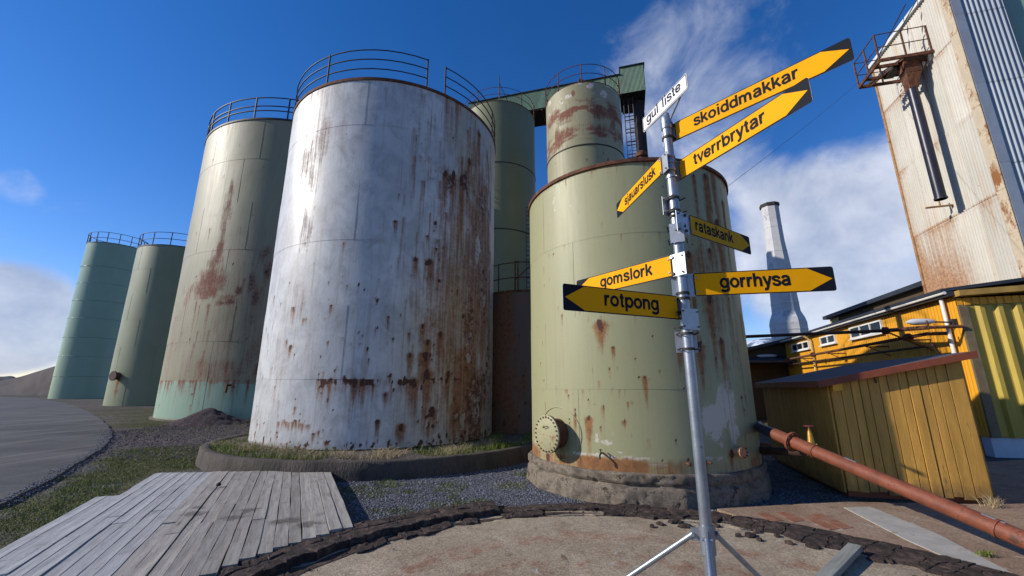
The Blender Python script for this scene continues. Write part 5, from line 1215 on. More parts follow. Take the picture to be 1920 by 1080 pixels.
# ------------------------------------------------------------------ yellow factory building
KC = gnd(1866, 858); zk = at_plane(1789, 556, KC, V)[2]
bld = empty('yellow_building', KC, 'long yellow corrugated factory building with white framed windows and a ribbed steel end', 'building')
def corr(name, mat, par, p0, e, width, z0, z1, nrm, pitch, amp, shape='sin', sheetw=1.0, label=None, attr=None, zseg=1, prefix=None, z1f=None):
    """corrugated sheets along e from p0; each sheet an object"""
    x = 0.; objs = []
    while x < width-.02:
        w = min(sheetw, width-x)
        if width-x-w < .2: w = width-x
        nr_ = max(1, int(round(w/pitch))); 
        if shape == 'sin': us = np.linspace(0, w, nr_*6+1); hs_ = amp*np.sin(us/w*nr_*2*math.pi)
        elif shape == 'groove':
            us, hs_ = [], []
            for k in range(nr_):
                b = k*w/nr_; s = w/nr_
                for f_, h_ in ((0, 0), (.0, amp), (.12, amp), (.16, 0)) if False else ((0, 0), (.74, 0), (.78, -amp), (.96, -amp)): us.append(b+f_*s); hs_.append(h_)
            us.append(w); hs_.append(0); us, hs_ = np.array(us), np.array(hs_)
        else:  # trapezoid
            us, hs_ = [], []
            for k in range(nr_):
                b = k*w/nr_; s = w/nr_
                for f_, h_ in ((0, 0), (.48, 0), (.62, amp), (.86, amp)): us.append(b+f_*s); hs_.append(h_)
            us.append(w); hs_.append(0); us, hs_ = np.array(us), np.array(hs_)
        zs2 = np.linspace(z0, z1, zseg+1); vs = []
        off = .004*((int(round(x/sheetw))) % 2)
        org = p0+e*(x+w/2)+ZZ*((z0+z1)/2)
        for z in zs2:
            for u_, h_ in zip(us, hs_):
                zz = z
                if z1f is not None and z == zs2[-1]: zz = z1f(x+u_)
                q = p0+e*(x+u_)+nrm*(h_+off); vs.append((q[0], q[1], zz))
        vs = np.array(vs); at = {}
        if attr is not None:
            at = {'sheet': ('FLOAT_VECTOR', np.stack([np.tile(x+us, len(zs2)), vs[:, 2], np.zeros(len(vs))], -1)), 'rust': ('FLOAT', attr(np.tile(x+us, len(zs2)), vs[:, 2]))}
        fc = grid_faces(len(zs2), len(us))
        o = np_mesh(name, vs, fc, mat, False, par, at)
        sol = o.modifiers.new('thickness', 'SOLIDIFY'); sol.thickness = .002; sol.offset = 0
        objs.append(o); x += w
    return objs
farP = at_plane(1474, 660, KC, V); LB = (farP-KC)@U
zfound = at_plane(1857, 820, KC, V)[2]
# body behind the cladding
WB = 9.
mb = MB(); mb.hexa([KC+V*.06+U*.06, KC+V*WB+U*.06, KC+V*WB+U*LB, KC+V*.06+U*LB]+[p_+ZZ*(zk-.05) for p_ in (KC+V*.06+U*.06, KC+V*WB+U*.06, KC+V*WB+U*LB, KC+V*.06+U*LB)]); mb.build('wall', M['ochre_dull'], bld)
mb = MB(); mb.hexa([KC+V*.02+U*.02, KC+V*WB+U*.02, KC+V*WB+U*.3, KC+V*.02+U*.3]+[p_+ZZ*(zfound-.01) for p_ in (KC+V*.02+U*.02, KC+V*WB+U*.02, KC+V*WB+U*.3, KC+V*.02+U*.3)]); mb.build('foundation', M['pale_found'], bld)
corr('cladding_sheet', M['yellow_wall'], bld, KC, U, LB, zfound, zk, -V, .12, .028, 'groove', 1.08)
# windows on the long wall
def window(x0, x1, yb0, yt0, panes):
    a_ = at_plane(x0, yb0, KC, V); b_ = at_plane(x1, yb0, KC, V); u1, u0 = (a_-KC)@U, (b_-KC)@U
    zt5 = at_plane(x0, yt0, KC, V)[2]; zb5 = a_[2]; f_ = -V*.045
    w = MB(); o_ = KC+U*(u0+u1)/2+ZZ*(zt5+zb5)/2
    hu, hz = (u1-u0)/2, (zt5-zb5)/2; t = .05
    w.box(o_+f_*.6+ZZ*(hz-t/2), U*hu, V*.045, ZZ*t/2); w.box(o_+f_*.6-ZZ*(hz-t/2), U*hu, V*.045, ZZ*t/2)
    for k in range(panes+1):
        uu = -hu+t/2+(2*hu-t)*k/panes; w.box(o_+f_*.6+U*uu, U*t/2, V*.043, ZZ*(hz-t))
    wo = w.build('window', M['white_paint'], bld, origin=o_)
    for k in range(panes):
        uu = -hu+t/2+(2*hu-t)*(k+.5)/panes; mb = MB(); mb.box(o_+f_*.5+U*uu, U*((2*hu-t)/panes/2-t/2+.005), V*.01, ZZ*(hz-t+.005)); mb.build('pane', M['window_dark'], wo, origin=o_+U*uu)
    mb = MB(); mb.box(o_+f_*1.4-ZZ*(hz+.03), U*(hu+.05), V*.06, ZZ*.02); mb.build('sill', M['white_paint'], wo, origin=o_)
window(1488, 1521, 660, 646, 3); window(1542, 1571, 648, 632, 2); window(1599, 1662, 636, 614, 3)
# eaves gutter and downpipe, lamps
mb = MB(); mb.hexa([KC-V*.2+U*(-.12)+ZZ*zk, KC+V*.1-U*.12+ZZ*(zk+.02), KC+V*.1+U*(LB+.1)+ZZ*(zk+.02), KC-V*.2+U*(LB+.1)+ZZ*zk]+[p_+ZZ*(zk+.12) for p_ in (KC-V*.2-U*.12, KC+V*.1-U*.12, KC+V*.1+U*(LB+.1), KC-V*.2+U*(LB+.1))]); mb.build('eave', M['roof_dark'], bld)
mb = MB(); mb.tube([KC-V*.24-U*.1+ZZ*(zk+.09), KC-V*.24+U*(LB+.1)+ZZ*(zk+.09)], .042, 8); mb.build('gutter', M['white_paint'], bld, True)
q = at_plane(1774, 600, KC-V*.1, V); ud = (q-KC)@U; dp = KC+U*ud-V*.10
mb = MB(); mb.tube([dp+ZZ*(zk+.0), dp+ZZ*.1], .045, 10); mb.build('downpipe', M['white_paint'], bld, True)
q = at_plane(1507, 650, KC, V); q = at_plane(1526, 650, KC, V); ud2 = (q-KC)@U; dp2 = KC+U*ud2-V*.08
mb = MB(); mb.tube([dp2-V*.28+ZZ*(zk+.06), dp2+ZZ*(zk-.2), dp2+ZZ*.1], .05, 8); mb.build('downpipe', M['pale_ochre'], bld, True)
rm = [KC-V*.3-U*.1, KC+V*WB-U*.1, KC+V*WB+U*LB, KC-V*.3+U*LB]
mb = MB(); mb.hexa([rm[0]+ZZ*(zk+.12), rm[1]+ZZ*(zk+1.1), rm[2]+ZZ*(zk+1.1), rm[3]+ZZ*(zk+.12), rm[0]+ZZ*(zk+.2), rm[1]+ZZ*(zk+1.2), rm[2]+ZZ*(zk+1.2), rm[3]+ZZ*(zk+.2)]); mb.build('roof', M['roof_dark'], bld)
# end wall: corner post, ribbed steel, band of slats, ledge
za = at_plane(1800, 573, KC, U)[2]
mb = MB(); mb.box(KC+V*.09-U*.03+ZZ*(zfound+za)/2, V*.09, U*.035, ZZ*(za-zfound)/2); mb.build('corner_post', M['brown_trim'], bld)
corr('ribbed_sheet', M['yellow_door'], bld, KC+V*.19, V, WB-.19, zfound, za, -U, .36, .075, 'trap', 1.08)
corr('slat_sheet', M['yellow_wall'], bld, KC+V*.0-U*.03, V, WB, za+.01, zk-.05, -U, .16, .02, 'groove', .96)
l0 = KC-U*.28-V*.05
mb = MB(); mb.hexa([l0+ZZ*(zk-.03), l0+V*(WB)+ZZ*(zk+.30), l0+V*WB+U*.3+ZZ*(zk+.30), l0+U*.3+ZZ*(zk-.03), l0+ZZ*(zk+.11), l0+V*(WB)+ZZ*(zk+.46), l0+V*WB+U*.3+ZZ*(zk+.46), l0+U*.3+ZZ*(zk+.11)]); mb.build('ledge', M['ochre_trim'], bld)

def lamp(px, py, head_l, name_label, flipv=1):
    q = at_plane(px, py, KC, V); o = empty('wall_lamp', q, name_label, 'lamp', 'lamps on the yellow wall')
    mb = MB(); mb.box(q-V*.05, U*.06, V*.05, ZZ*.08); mb.build('wall_box', M['dark_steel'], o, origin=q)
    mb = MB(); mb.tube([q-V*.08, q-V*.55+ZZ*.03], .02, 8); mb.build('arm', M['dark_steel'], o, True)
    e = q-V*.5+ZZ*.04; mb = MB()
    mb.tube([e+V*.06, e, e-V*.1, e-V*.35, e-V*(head_l-.1), e-V*head_l], [.03, .055, .075, .085, .07, .02], 12); mb.build('lamp_head', simple('pale grey lamp housing', (.55, .57, .58), .05, 4, .4, 0, 0), o, True)
    return o
lamp(1793, 604, .55, 'pale street lamp head on the yellow wall above the shed fascia, nearest the tower')
lamp(1474, 668, .9, 'small pale lamp at the far left end of the yellow wall')

# pipes along and towards the wall
def bracket(par, p, L=.55, d=-V):
    mb = MB(); mb.tube([p, p+d*L], .02, 6); mb.tube([p-ZZ*.35, p+d*L*.9], .016, 6); mb.build('bracket', M['rust_steel'], par, True)
off = -V*.5
qa = at_plane(1466, 676, KC+off, V); qb = at_plane(1738, 626, KC+off, V)
pr = empty('pipe_run', (qa+qb)/2, 'pair of rusty pipes on brackets running along the yellow wall below its windows', 'pipes')
mb = MB(); mb.tube([qa, qb, qb+V*.3, qb+V*.45], .048, 10); mb.build('pipe', M['rust_steel'], pr, True)
mb = MB(); mb.tube([qa-ZZ*.24+V*.1, qb-ZZ*.30+V*.1, qb-ZZ*.9+V*.25], .035, 10); mb.build('pipe', M['pipe_dark'], pr, True)
for t in (.0, .25, .5, .75, .93): bracket(pr, (qa*(1-t)+qb*t)-ZZ*.08+V*.6, .72)
for t in (.35, .93):
    mb = MB(); c_ = qa*(1-t)+qb*t; mb.lathe([(.06, -.03), (.11, -.03), (.11, .03), (.06, .03)], c_, 14, qb-qa); mb.build('pipe_flange', M['rust_steel'], pr, True)
qc = at_plane(1740, 614, KC-V*.75, V); qd = at_plane(1660, 620, KC-V*.75, V)
zc6 = qc[2]; left_ = EYE+ray(1399, 631)*((zc6-H)/ray(1399, 631)[2]); 
cp = empty('crossing_pipe', (qd+left_)/2, 'dark horizontal pipe crossing from behind the squat green tank to the yellow wall', 'pipe')
lv = at_plane(1380, 632, qd, U)
mb = MB(); mb.tube([lv, qd], .05, 10); mb.build('pipe', M['pipe_dark'], cp, True)
mb = MB(); mb.tube([qd, qc], .055, 10); mb.build('pipe', M['rust_steel'], cp, True)
mb = MB(); mb.lathe([(.06, -.05), (.11, -.05), (.11, .05), (.06, .05)], qd, 14, qd-lv); mb.build('pipe_flange', M['rust_steel'], cp, True)
mb = MB(); mb.tube([qd-ZZ*.02, qd-ZZ*.45+V*.74], .025, 6); mb.tube([qc, qc+V*.72], .04, 8); mb.tube([qc+V*.02, qc+ZZ*.18], .02, 6); mb.build('bracket', M['rust_steel'], cp, True)

# storey standing behind the yellow roof
BP = KC+V*4.2; e1 = at_plane(1715, 540, BP, V); e0 = at_plane(1557, 597, BP, V); u0, u1 = (e1-KC)@U, (e0-KC)@U; z6 = e1[2]
M['hall_brown'] = simple('dark brown hall cladding', (.075, .05, .025), .15, 1, .8, 0, .1)
rb = empty('rear_hall', BP+U*u1, 'dark brown hall with a dark roof edge showing above the yellow building', 'building')
mb = MB(); q = [BP+U*(u0-4), BP+U*(u0-4)+V*8, BP+U*u1+V*8, BP+U*u1]; mb.hexa([p_ for p_ in q]+[p_+ZZ*(z6-.1) for p_ in q]); mb.build('wall', M['hall_brown'], rb)
um = u1-(u1-u0)*.13; q = [BP+U*um-V*.03, BP+U*um, BP+U*(u1+.02), BP+U*(u1+.02)-V*.03]; mb = MB(); mb.hexa([p_+ZZ*3 for p_ in q]+[p_+ZZ*(z6-.12) for p_ in q]); mb.build('pale_panel', M['pale_ochre'], rb)
q = [BP+U*(u0-4)-V*.3, BP+U*(u0-4)+V*8, BP+U*(u1+.3)+V*8, BP+U*(u1+.3)-V*.3]; mb = MB(); mb.hexa([p_+ZZ*(z6-.1) for p_ in q]+[p_+ZZ*(z6+.1) for p_ in q]); mb.build('roof', M['roof_dark'], rb)
mb = MB(); pq = BP+U*(u1-.5)-V*.2; mb.tube([pq+ZZ*(z6-2), pq+ZZ*(z6-.6)], .05, 6); mb.build('vent_pipe', M['galv'], rb, True)
# low annex at the far end
FP = KC+U*(LB+.3); ax = at_plane(1475, 640, FP, U); a2 = at_plane(1380, 662, FP, U)
an = empty('annex', FP, 'low brown annex in shade between the squat green tank and the yellow building', 'building')
q = [FP+V*0.2, FP+V*((a2-FP)@V), FP+V*((a2-FP)@V)+U*6, FP+V*.2+U*6]; q = [q[1], q[0], q[3], q[2]]
mb = MB(); mb.hexa(q+[q[0]+ZZ*a2[2], q[1]+ZZ*ax[2], q[2]+ZZ*ax[2], q[3]+ZZ*a2[2]]); mb.build('wall', M['hall_brown'], an)
mb = MB(); mb.hexa([q[0]-U*.4+ZZ*(a2[2]-.02), q[1]-U*.4+ZZ*(ax[2]-.02), q[2]+ZZ*(ax[2]-.02), q[3]+ZZ*(a2[2]-.02), q[0]-U*.4+ZZ*(a2[2]+.15), q[1]-U*.4+ZZ*(ax[2]+.15), q[2]+ZZ*(ax[2]+.15), q[3]+ZZ*(a2[2]+.15)]); mb.build('roof', M['roof_dark'], an)
zmid = at_plane(1430, 678, FP-U*.6, U)[2]; mb = MB(); mb.hexa([p_+ZZ*(zmid-.1) for p_ in (q[0]-U*1.6, q[1]-U*1.6, q[1], q[0])]+[p_+ZZ*(zmid+.0) for p_ in (q[0]-U*1.6, q[1]-U*1.6)]+[p_+ZZ*(zmid+.25) for p_ in (q[1], q[0])]); mb.build('canopy', M['roof_dark'], an)

# ------------------------------------------------------------------ white tower
t0 = at_plane(1948, 550, KC, U); rc = ray(1948, 550); dd = math.hypot(t0[0], t0[1])+1.2
TC = at_dist(1948, 550, dd); TC[2] = 0
tl = at_plane(1738, 550, TC, V); LT = (tl-TC)@U; tz = at_plane(1634, 130, TC, V)[2]
zbT = zk+.1
tower = empty('process_tower', TC, 'tall rust streaked cream and blue grey corrugated tower rising behind the yellow building', 'tower')
zr_ = sorted([at_plane(x_, y_, TC, V)[2] for x_, y_ in ((1715, 443), (1689, 317), (1653, 215))])
rowsz = [zbT]+zr_+[tz]
def rust_attr(u_, z_):
    s = .0*u_
    s = s+1.0*sstep(2.2, .2, abs(u_-LT*.80))*sstep(rowsz[1]+1.2, rowsz[0], z_)*.75
    s = s+.62*sstep(rowsz[1]+.1, rowsz[0]-.6, z_)*sstep(.1*LT, .8*LT, u_)+.22*fbm(u_*2.5, z_*.25, 37, 4)
    for zz in rowsz[1:-1]: s = s+.9*np.exp(-np.clip(zz-z_, 0, 9)/.06)*(z_ < zz)+.5*np.exp(-np.clip(zz-z_, 0, 9)/.5)*(z_ < zz)*sstep(.3, .6, fbm(u_*1.3, z_*0+zz, 31, 3))
    s = s+.35*sstep(.8, 0, u_)+.4*sstep(LT-.5, LT, u_)
    s = s+.5*np.exp(-((u_-(LT*.42))/.06)**2)*(z_ > rowsz[2])
    return s
for i in range(len(rowsz)-1):
    corr('corrugated_sheet', M['tower_sheet'], tower, TC-V*(.012*(i % 2)), U, LT, rowsz[i]-(.05 if i else 0), rowsz[i+1], -V, .102, .017, 'sin', 1.02, attr=rust_attr, zseg=26)
for i in range(len(rowsz)-1):
    z0_, z1_ = rowsz[i], rowsz[i+1]
    mb = MB(); mb.box(TC-V*.04+U*.13+ZZ*(z0_+z1_)/2, V*.008, U*.15, ZZ*((z1_-z0_)/2-.004)); mb.build('corner_flashing', M['flash_rust'], tower, origin=TC+ZZ*z0_)
    mb = MB(); mb.box(TC-V*.03+U*(LT-.02)+ZZ*(z0_+z1_)/2, V*.03, U*.05, ZZ*((z1_-z0_)/2-.004)); mb.build('edge_strip', M['rust_edge'], tower, origin=TC+ZZ*z0_)
WT = at_plane(1896, 50, TC, U); wT = (WT-TC)@V
mb = MB(); q = [TC+V*.05+U*.05, TC+V*(wT-.03)+U*.05, TC+V*(wT-.03)+U*(LT-.05), TC+V*.05+U*(LT-.05)]; mb.hexa([p_ for p_ in q]+[p_+ZZ*(tz-.05) for p_ in q]); mb.build('core', M['flash_rust'], tower)
fz = [at_plane(1824, 158, TC, U)[2], at_plane(1876, 306, TC, U)[2], at_plane(1783, 31, TC, U)[2]]; fz = [zbT]+sorted(fz)+[tz+.2]
for i in range(len(fz)-1):
    z0_, z1_ = fz[i], fz[i+1]
    mb = MB(); mb.box(TC+V*.10-U*.035+ZZ*(z0_+z1_)/2, V*.12, U*.008, ZZ*((z1_-z0_)/2-.003)); mb.build('corner_flashing', M['flash_blue'], tower, origin=TC+ZZ*z0_)
    corr('blue_sheet', M['blue_sheet'], tower, TC+V*.22, V, wT-.22, z0_-(.04 if i else 0), z1_, -U, .125, .022, 'sin', 1.0)
mb = MB(); q = [TC-V*.12-U*.1, TC+V*wT-U*.1, TC+V*wT+U*(LT+.15), TC-V*.12+U*(LT+.15)]; mb.hexa([p_+ZZ*(tz) for p_ in q]+[p_+ZZ*(tz+.14) for p_ in q]); mb.build('roof_edge', M['white_paint'], tower)
# pale teal annex right of it
TA = TC+V*wT+U*.25; ta = empty('teal_tower_wing', TA, 'pale teal clad wing at the upper right edge beside the corrugated tower', 'building')
q = [TA, TA+V*6, TA+V*6+U*6, TA+U*6]; mb = MB(); mb.hexa([p_ for p_ in q]+[p_+ZZ*(tz-.1) for p_ in q]); mb.build('wall', M['teal_panel'], ta)

# platform with railings, hopper and duct on the tower (one steel assembly fixed to the tower)
A_w = at_plane(1751, 97, TC, V); zp = A_w[2]; uA = (A_w-TC)@U
D_w = gnd(1672, 157, zp); 
B_o = gnd(1650, 113, zp); vB = (B_o-TC)@V; C_o = gnd(1612, 164, zp); uC = (C_o-TC)@U; uA2 = (B_o-TC)@U
uA = (uA+uA2)/2
def tp(u_, v_, dz=0): return TC+U*u_+V*v_+ZZ*(zp+dz)
pf = empty('platform', tp(uA, 0), 'rusty railed steel platform high on the cream tower wall', 'platform')
fr = MB()
for (a_, b_) in (((uA, 0), (uA, vB)), ((uA, vB), (uC, vB)), ((uC, vB), (uC, 0)), (((uA*.75+uC*.25), 0), ((uA*.75+uC*.25), vB)), (((uA*.3+uC*.7), 0), ((uA*.3+uC*.7), vB))):
    fr.beam(tp(*a_), tp(*b_), .06, .11)
fr.beam(tp(uA, vB*.5), tp(uC, vB*.75), .04, .05)
fr.build('floor_frame', M['rust_steel'], pf)
gr = MB(); 
for k in range(16):
    u_ = uC+(uA-uC)*(.55+.45*(k+.5)/16) ; gr.beam(tp(u_, 0, .06), tp(u_, vB*.55, .06), .012, .03)
gr.build('grating', M['dark_steel'], pf)
hR = 1.05
for (u_, v_) in ((uA, -.06), (uA, vB*.5), (uA, vB), ((uA+uC)/2, vB), (uC, vB), (uC, vB*.5), (uC, -.06)):
    mb = MB(); mb.beam(tp(u_, v_), tp(u_, v_, hR), .04, .04); mb.build('railing_post', M['rust_steel'], pf)
for h_ in (hR*.5, hR):
    for (a_, b_) in (((uA, 0), (uA, vB)), ((uA, vB), (uC, vB)), ((uC, vB), (uC, 0))):
        mb = MB(); mb.tube([tp(*a_, h_), tp(*b_, h_)], .018, 6); mb.build('rail', M['rust_steel'], pf, True)
mb = MB(); mb.tube([tp(uA*.5+uC*.5, vB, 0), tp(uA*.55+uC*.45, 0, 2.6)], .02, 6); mb.tube([tp(uA, vB*.5, hR), tp(uA-.1, 0, 2.3)], .016, 6); mb.build('stay', M['dark_steel'], pf, True)
# duct
vd = -.62; dt = at_plane(1708, 170, TC+V*vd, V); db = at_plane(1767, 372, TC+V*vd, V); ud_ = ((dt-TC)@U+(db-TC)@U)/2
du = empty('discharge_duct', TC+U*ud_+V*vd+ZZ*db[2], 'long black vertical duct with rusty hopper hanging on the cream tower wall', 'duct')
pd_ = lambda z: TC+U*ud_+V*vd+ZZ*z
mb = MB(); mb.tube([pd_(db[2]), pd_(dt[2])], .145, 20); mb.build('duct_pipe', M['duct'], du, True)
mb = MB(); mb.lathe([(.146, 0), (.165, 0), (.165, .05), (.146, .05)], pd_(db[2]), 20); mb.build('duct_lip', M['duct'], du, True)
mb = MB(); zt7 = dt[2]; zh = zp-.06
mb.hexa([pd_(zt7)-U*.12-V*.12, pd_(zt7)-U*.12+V*.12, pd_(zt7)+U*.12+V*.12, pd_(zt7)+U*.12-V*.12]+[pd_(zt7+(zh-zt7)*.55)-U*.18-V*.14, pd_(zt7+(zh-zt7)*.55)-U*.18+V*.28, pd_(zt7+(zh-zt7)*.55)+U*.18+V*.28, pd_(zt7+(zh-zt7)*.55)+U*.18-V*.14])
c8 = pd_(zt7+(zh-zt7)*.78)+V*.07; mb.box(c8, U*.19, V*.22, ZZ*(zh-zt7)*.22); mb.build('hopper', M['rust_steel'], du)
mb = MB(); c9 = pd_(zp+.12); mb.tube([c9, c9+U*.3-V*.15, c9+U*.7-V*.35], .12, 12); mb.tube([c9+U*.7-V*.35, c9+U*1.1-V*.55], .08, 10); mb.box(c9+U*.35-V*.18-ZZ*.16, U*.3, V*.14, ZZ*.04); mb.build('motor', M['dark_steel'], du, True)
q = at_plane(1788, 384, TC, V); mb = MB(); mb.tube([q, q-V*.75-ZZ*.02], .035, 8); mb.tube([q-V*.35, q-V*.35+ZZ*.3], .02, 6); mb.build('bracket', M['rust_edge'], du, True)

# ------------------------------------------------------------------ chimney
CD = 62.; cz = lambda y_, x_=1480: at_dist(x_, y_, CD)[2]
cc = at_dist(1479, 620, CD); cc[2] = 0
ch = empty('chimney', cc, 'tall whitewashed octagonal chimney with a flared foot, partly in blue shade', 'chimney')
def wr(x0_, x1_, y_): a1_ = at_dist(x0_, y_, CD); b1_ = at_dist(x1_, y_, CD); return np.linalg.norm((b1_-a1_)[:2])/2
prof_px = [(381, 1433, 1469), (410, 1437, 1473), (450, 1442, 1480), (500, 1447, 1494), (550, 1452, 1505), (585, 1455, 1512), (598, 1451, 1521), (607, 1450, 1525), (612, 1450, 1525), (640, 1451, 1524)]
pr_ = [(wr(a_, b_, y_), cz(y_)) for (y_, a_, b_) in prof_px][::-1]; pr_ = [(pr_[0][0], 0)]+pr_
for i in range(len(pr_)-1):
    mb = MB(); mb.lathe([pr_[i], pr_[i+1]], (cc[0], cc[1], 0), 8, cap=(i == len(pr_)-2)); o = mb.build('shaft_section', M['chimney'], ch)
mb = MB(); r_ = pr_[-1][0]; zt9 = pr_[-1][1]; mb.lathe([(r_*.98, zt9-.1), (r_*1.12, zt9-.05), (r_*1.12, zt9+.35), (r_*.85, zt9+.4)], (cc[0], cc[1], 0), 8); mb.build('crown_rim', M['chimney_dark'], ch)
for k in range(5):
    z_ = pr_[-1][1]-3-k*3.4; mb = MB(); r_ = np.interp(z_, [p_[1] for p_ in pr_], [p_[0] for p_ in pr_]); mb.lathe([(r_*1.0, z_-.06), (r_*1.025, z_-.06), (r_*1.025, z_+.06), (r_, z_+.06)], (cc[0], cc[1], 0), 8, cap=False); mb.build('iron_band', M['chimney'], ch)

bk_ = empty('shade_block', (0, 50, 0), 'tall concrete block added unseen behind the tanks to shade the chimney', 'building')  # added block, out of sight, throws shade on the lower chimney
mb = MB(); mb.abox(-2.3, 2.3, 46.5, 50.4, 0, 34.0); mb.build('wall', M['concrete'], bk_)
mb = MB(); mb.abox(-2.2, 2.2, 50.402, 54.5, 0, 30.5); mb.build('wall', M['concrete'], bk_)
mb = MB(); mb.abox(-1.5, 1.5, 47.5, 49.5, 34.002, 35.2); mb.build('shade_block_top', M['concrete'], bk_)
# ------------------------------------------------------------------ green conveyor gallery behind the tanks
GD = at_dist(1187, 171, 35.); GP = GD.copy()
def gp(x_, y_): return at_plane(x_, y_, GP, U)
gal = empty('conveyor_gallery', (GP[0], GP[1], 0), 'green corrugated conveyor gallery and head house on a dark leg above the narrow tanks', 'gallery')
hb = gp(1187, 172)[2]; ht = gp(1187, 123)[2]; hl_ = (gp(1164, 150)-GP)@V; hr_ = (gp(1209, 150)-GP)@V
corr('green_sheet', M['green_sheet'], gal, np.array([GP[0], GP[1], 0])+V*hl_, V, hr_-hl_, hb, ht, -U, .11, .02, 'sin', .9)
bk = EYE+ray(1190, 211)*((hb-H)/ray(1190, 211)[2]); dep = (bk-GP)@U; G0 = np.array([GP[0], GP[1], 0])
def gbox(nm, mat, v0, v1, z0_, z1_, u0_, u1_):
    mb = MB(); q = [G0+V*v0+U*u0_, G0+V*v1+U*u0_, G0+V*v1+U*u1_, G0+V*v0+U*u1_]; mb.hexa([p_+ZZ*z0_ for p_ in q]+[p_+ZZ*z1_ for p_ in q]); return mb.build(nm, mat, gal)
gbox('head_house', M['under_dark'], hl_+.03, hr_-.03, hb+.0, ht-.02, .05, dep)
gbox('head_roof', M['roof_dark'], hl_-.1, hr_+.1, ht, ht+.08, -.12, dep+.1)
corr('green_sheet', M['green_sheet'], gal, G0+V*(hr_-.01), U, dep, hb, ht, V, .11, .02, 'sin', .9)
g1 = gp(1164, 141)[2]; g0b = gp(1164, 177)[2]; vL = (gp(880, 200)-GP)@V
gt2 = gp(960, 178)[2]; gb2 = gp(1000, 204)[2]
corr('green_sheet', M['green_sheet'], gal, G0+V*vL, V, hl_-vL, (gb2+g0b)/2, (g1+gt2)/2, -U, .11, .02, 'sin', .9)
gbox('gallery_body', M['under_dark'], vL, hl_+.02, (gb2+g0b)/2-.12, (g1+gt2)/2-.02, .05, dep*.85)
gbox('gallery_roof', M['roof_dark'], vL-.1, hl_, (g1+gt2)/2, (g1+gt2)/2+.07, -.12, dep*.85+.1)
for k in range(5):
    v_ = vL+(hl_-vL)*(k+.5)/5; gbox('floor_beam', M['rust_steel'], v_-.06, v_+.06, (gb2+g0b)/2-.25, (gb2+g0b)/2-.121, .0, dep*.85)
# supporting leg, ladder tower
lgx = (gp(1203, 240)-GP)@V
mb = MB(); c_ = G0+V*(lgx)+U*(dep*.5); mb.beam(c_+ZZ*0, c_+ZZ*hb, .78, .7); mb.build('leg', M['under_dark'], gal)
mb = MB()
l1 = G0+V*((gp(1174, 250)-GP)@V)+U*dep*.2; l2 = G0+V*((gp(1192, 250)-GP)@V)+U*dep*.2
for q in (l1, l2, (l1+l2)/2): mb.tube([q+ZZ*0, q+ZZ*(hb)], .045, 6)
for k in range(46): mb.tube([l1*.5+l2*.5+ZZ*(hb-.3*k), l2+ZZ*(hb-.3*k)], .022, 5)
for k in range(4): 
    z_ = gp(1180, 214+k*24)[2]; mb.beam(l1+ZZ*z_-U*.3, l2+ZZ*z_-U*.3, .05, .08); mb.beam(l1+ZZ*z_-U*.3, l1+ZZ*z_+U*.3, .05, .06); mb.beam(l1+ZZ*z_+U*.3, l2+ZZ*z_+U*.3, .05, .08)
for k in range(5):
    z_ = gp(1180, 225+k*18)[2]; mb.tube([l1+ZZ*z_-U*.3, l2+ZZ*z_-U*.3], .015, 5)
mb.build('access_ladder', M['dark_steel'], gal, True)
c_ = at_dist(1202, 290, 12.5); mb = MB(); mb.lathe([(.14, 5.2), (.14, c_[2]-.1), (.19, c_[2]-.1), (.19, c_[2]+.02), (.1, c_[2]+.1)], (c_[0], c_[1], 0), 14)
o = mb.build('roof_stub', M['rust_steel'], None, True); tag(o, 'short rusty stub pipe on the roof of the squat green tank', 'pipe')
o.parent = None

# ------------------------------------------------------------------ big rust red pipe with valve
Sp = EYE+ray(1424, 802)*(6.6/ray(1424, 802)[1]); Ep = gnd(2080, 1080, .22); 
pipe = empty('red_pipe', (Sp+Ep)/2, 'thick rust red pipe sloping down past the ochre shed with a flange near the tank', 'pipe')
dirp = nice(Ep-Sp)
def on_line(px_):  # parameter where the pipe crosses a picture column
    lo, hi = 0., 1.
    for _ in range(40):
        m_ = (lo+hi)/2; p_ = Sp+(Ep-Sp)*m_; dpt = p_[1]*math.cos(PITCH)+(p_[2]-H)*math.sin(PITCH); xx = 960+F*p_[0]/dpt
        if xx < px_: lo = m_
        else: hi = m_
    return Sp+(Ep-Sp)*lo
RP = .076
fl_ = on_line(1487); bl_ = on_line(1452); vl_ = on_line(1522)
mb = MB(); mb.tube([Sp+np.array((.85, 1.5, -.12)), Sp+np.array((.3, .5, -.02)), Sp+dirp*.03, bl_], RP*.96, 20); mb.build('black_pipe_end', M['duct'], pipe, True)
mb = MB(); mb.tube([bl_, on_line(1528)], RP*1.08, 24); mb.build('pipe_section', M['pipe_paint'], pipe, True)
e2 = on_line(1872); mb = MB(); mb.tube([on_line(1528), e2], RP, 24); mb.build('pipe_section', M['pipe_paint'], pipe, True)
mb = MB(); mb.tube([e2, Ep+dirp*1.5], RP*1.02, 24); mb.build('pipe_section', M['pipe_paint'], pipe, True)
mb = MB(); mb.lathe([(RP, -.02), (RP*1.75, -.02), (RP*1.75, .012), (RP, .012)], fl_, 28, dirp); fo = mb.build('pipe_flange', M['pipe_paint'], pipe, True, origin=fl_)
a1_ = nice(np.cross(dirp, (0, 0, 1.))); b1_ = np.cross(a1_, dirp)
for k in range(10):
    t = 2*math.pi*k/10; q = fl_+RP*1.45*(math.cos(t)*a1_+math.sin(t)*b1_)-dirp*.035; mb = MB(); mb.lathe([(.012, 0), (.012, .06)], q, 6, dirp); mb.build('bolt', M['rust_steel'], fo, origin=q)
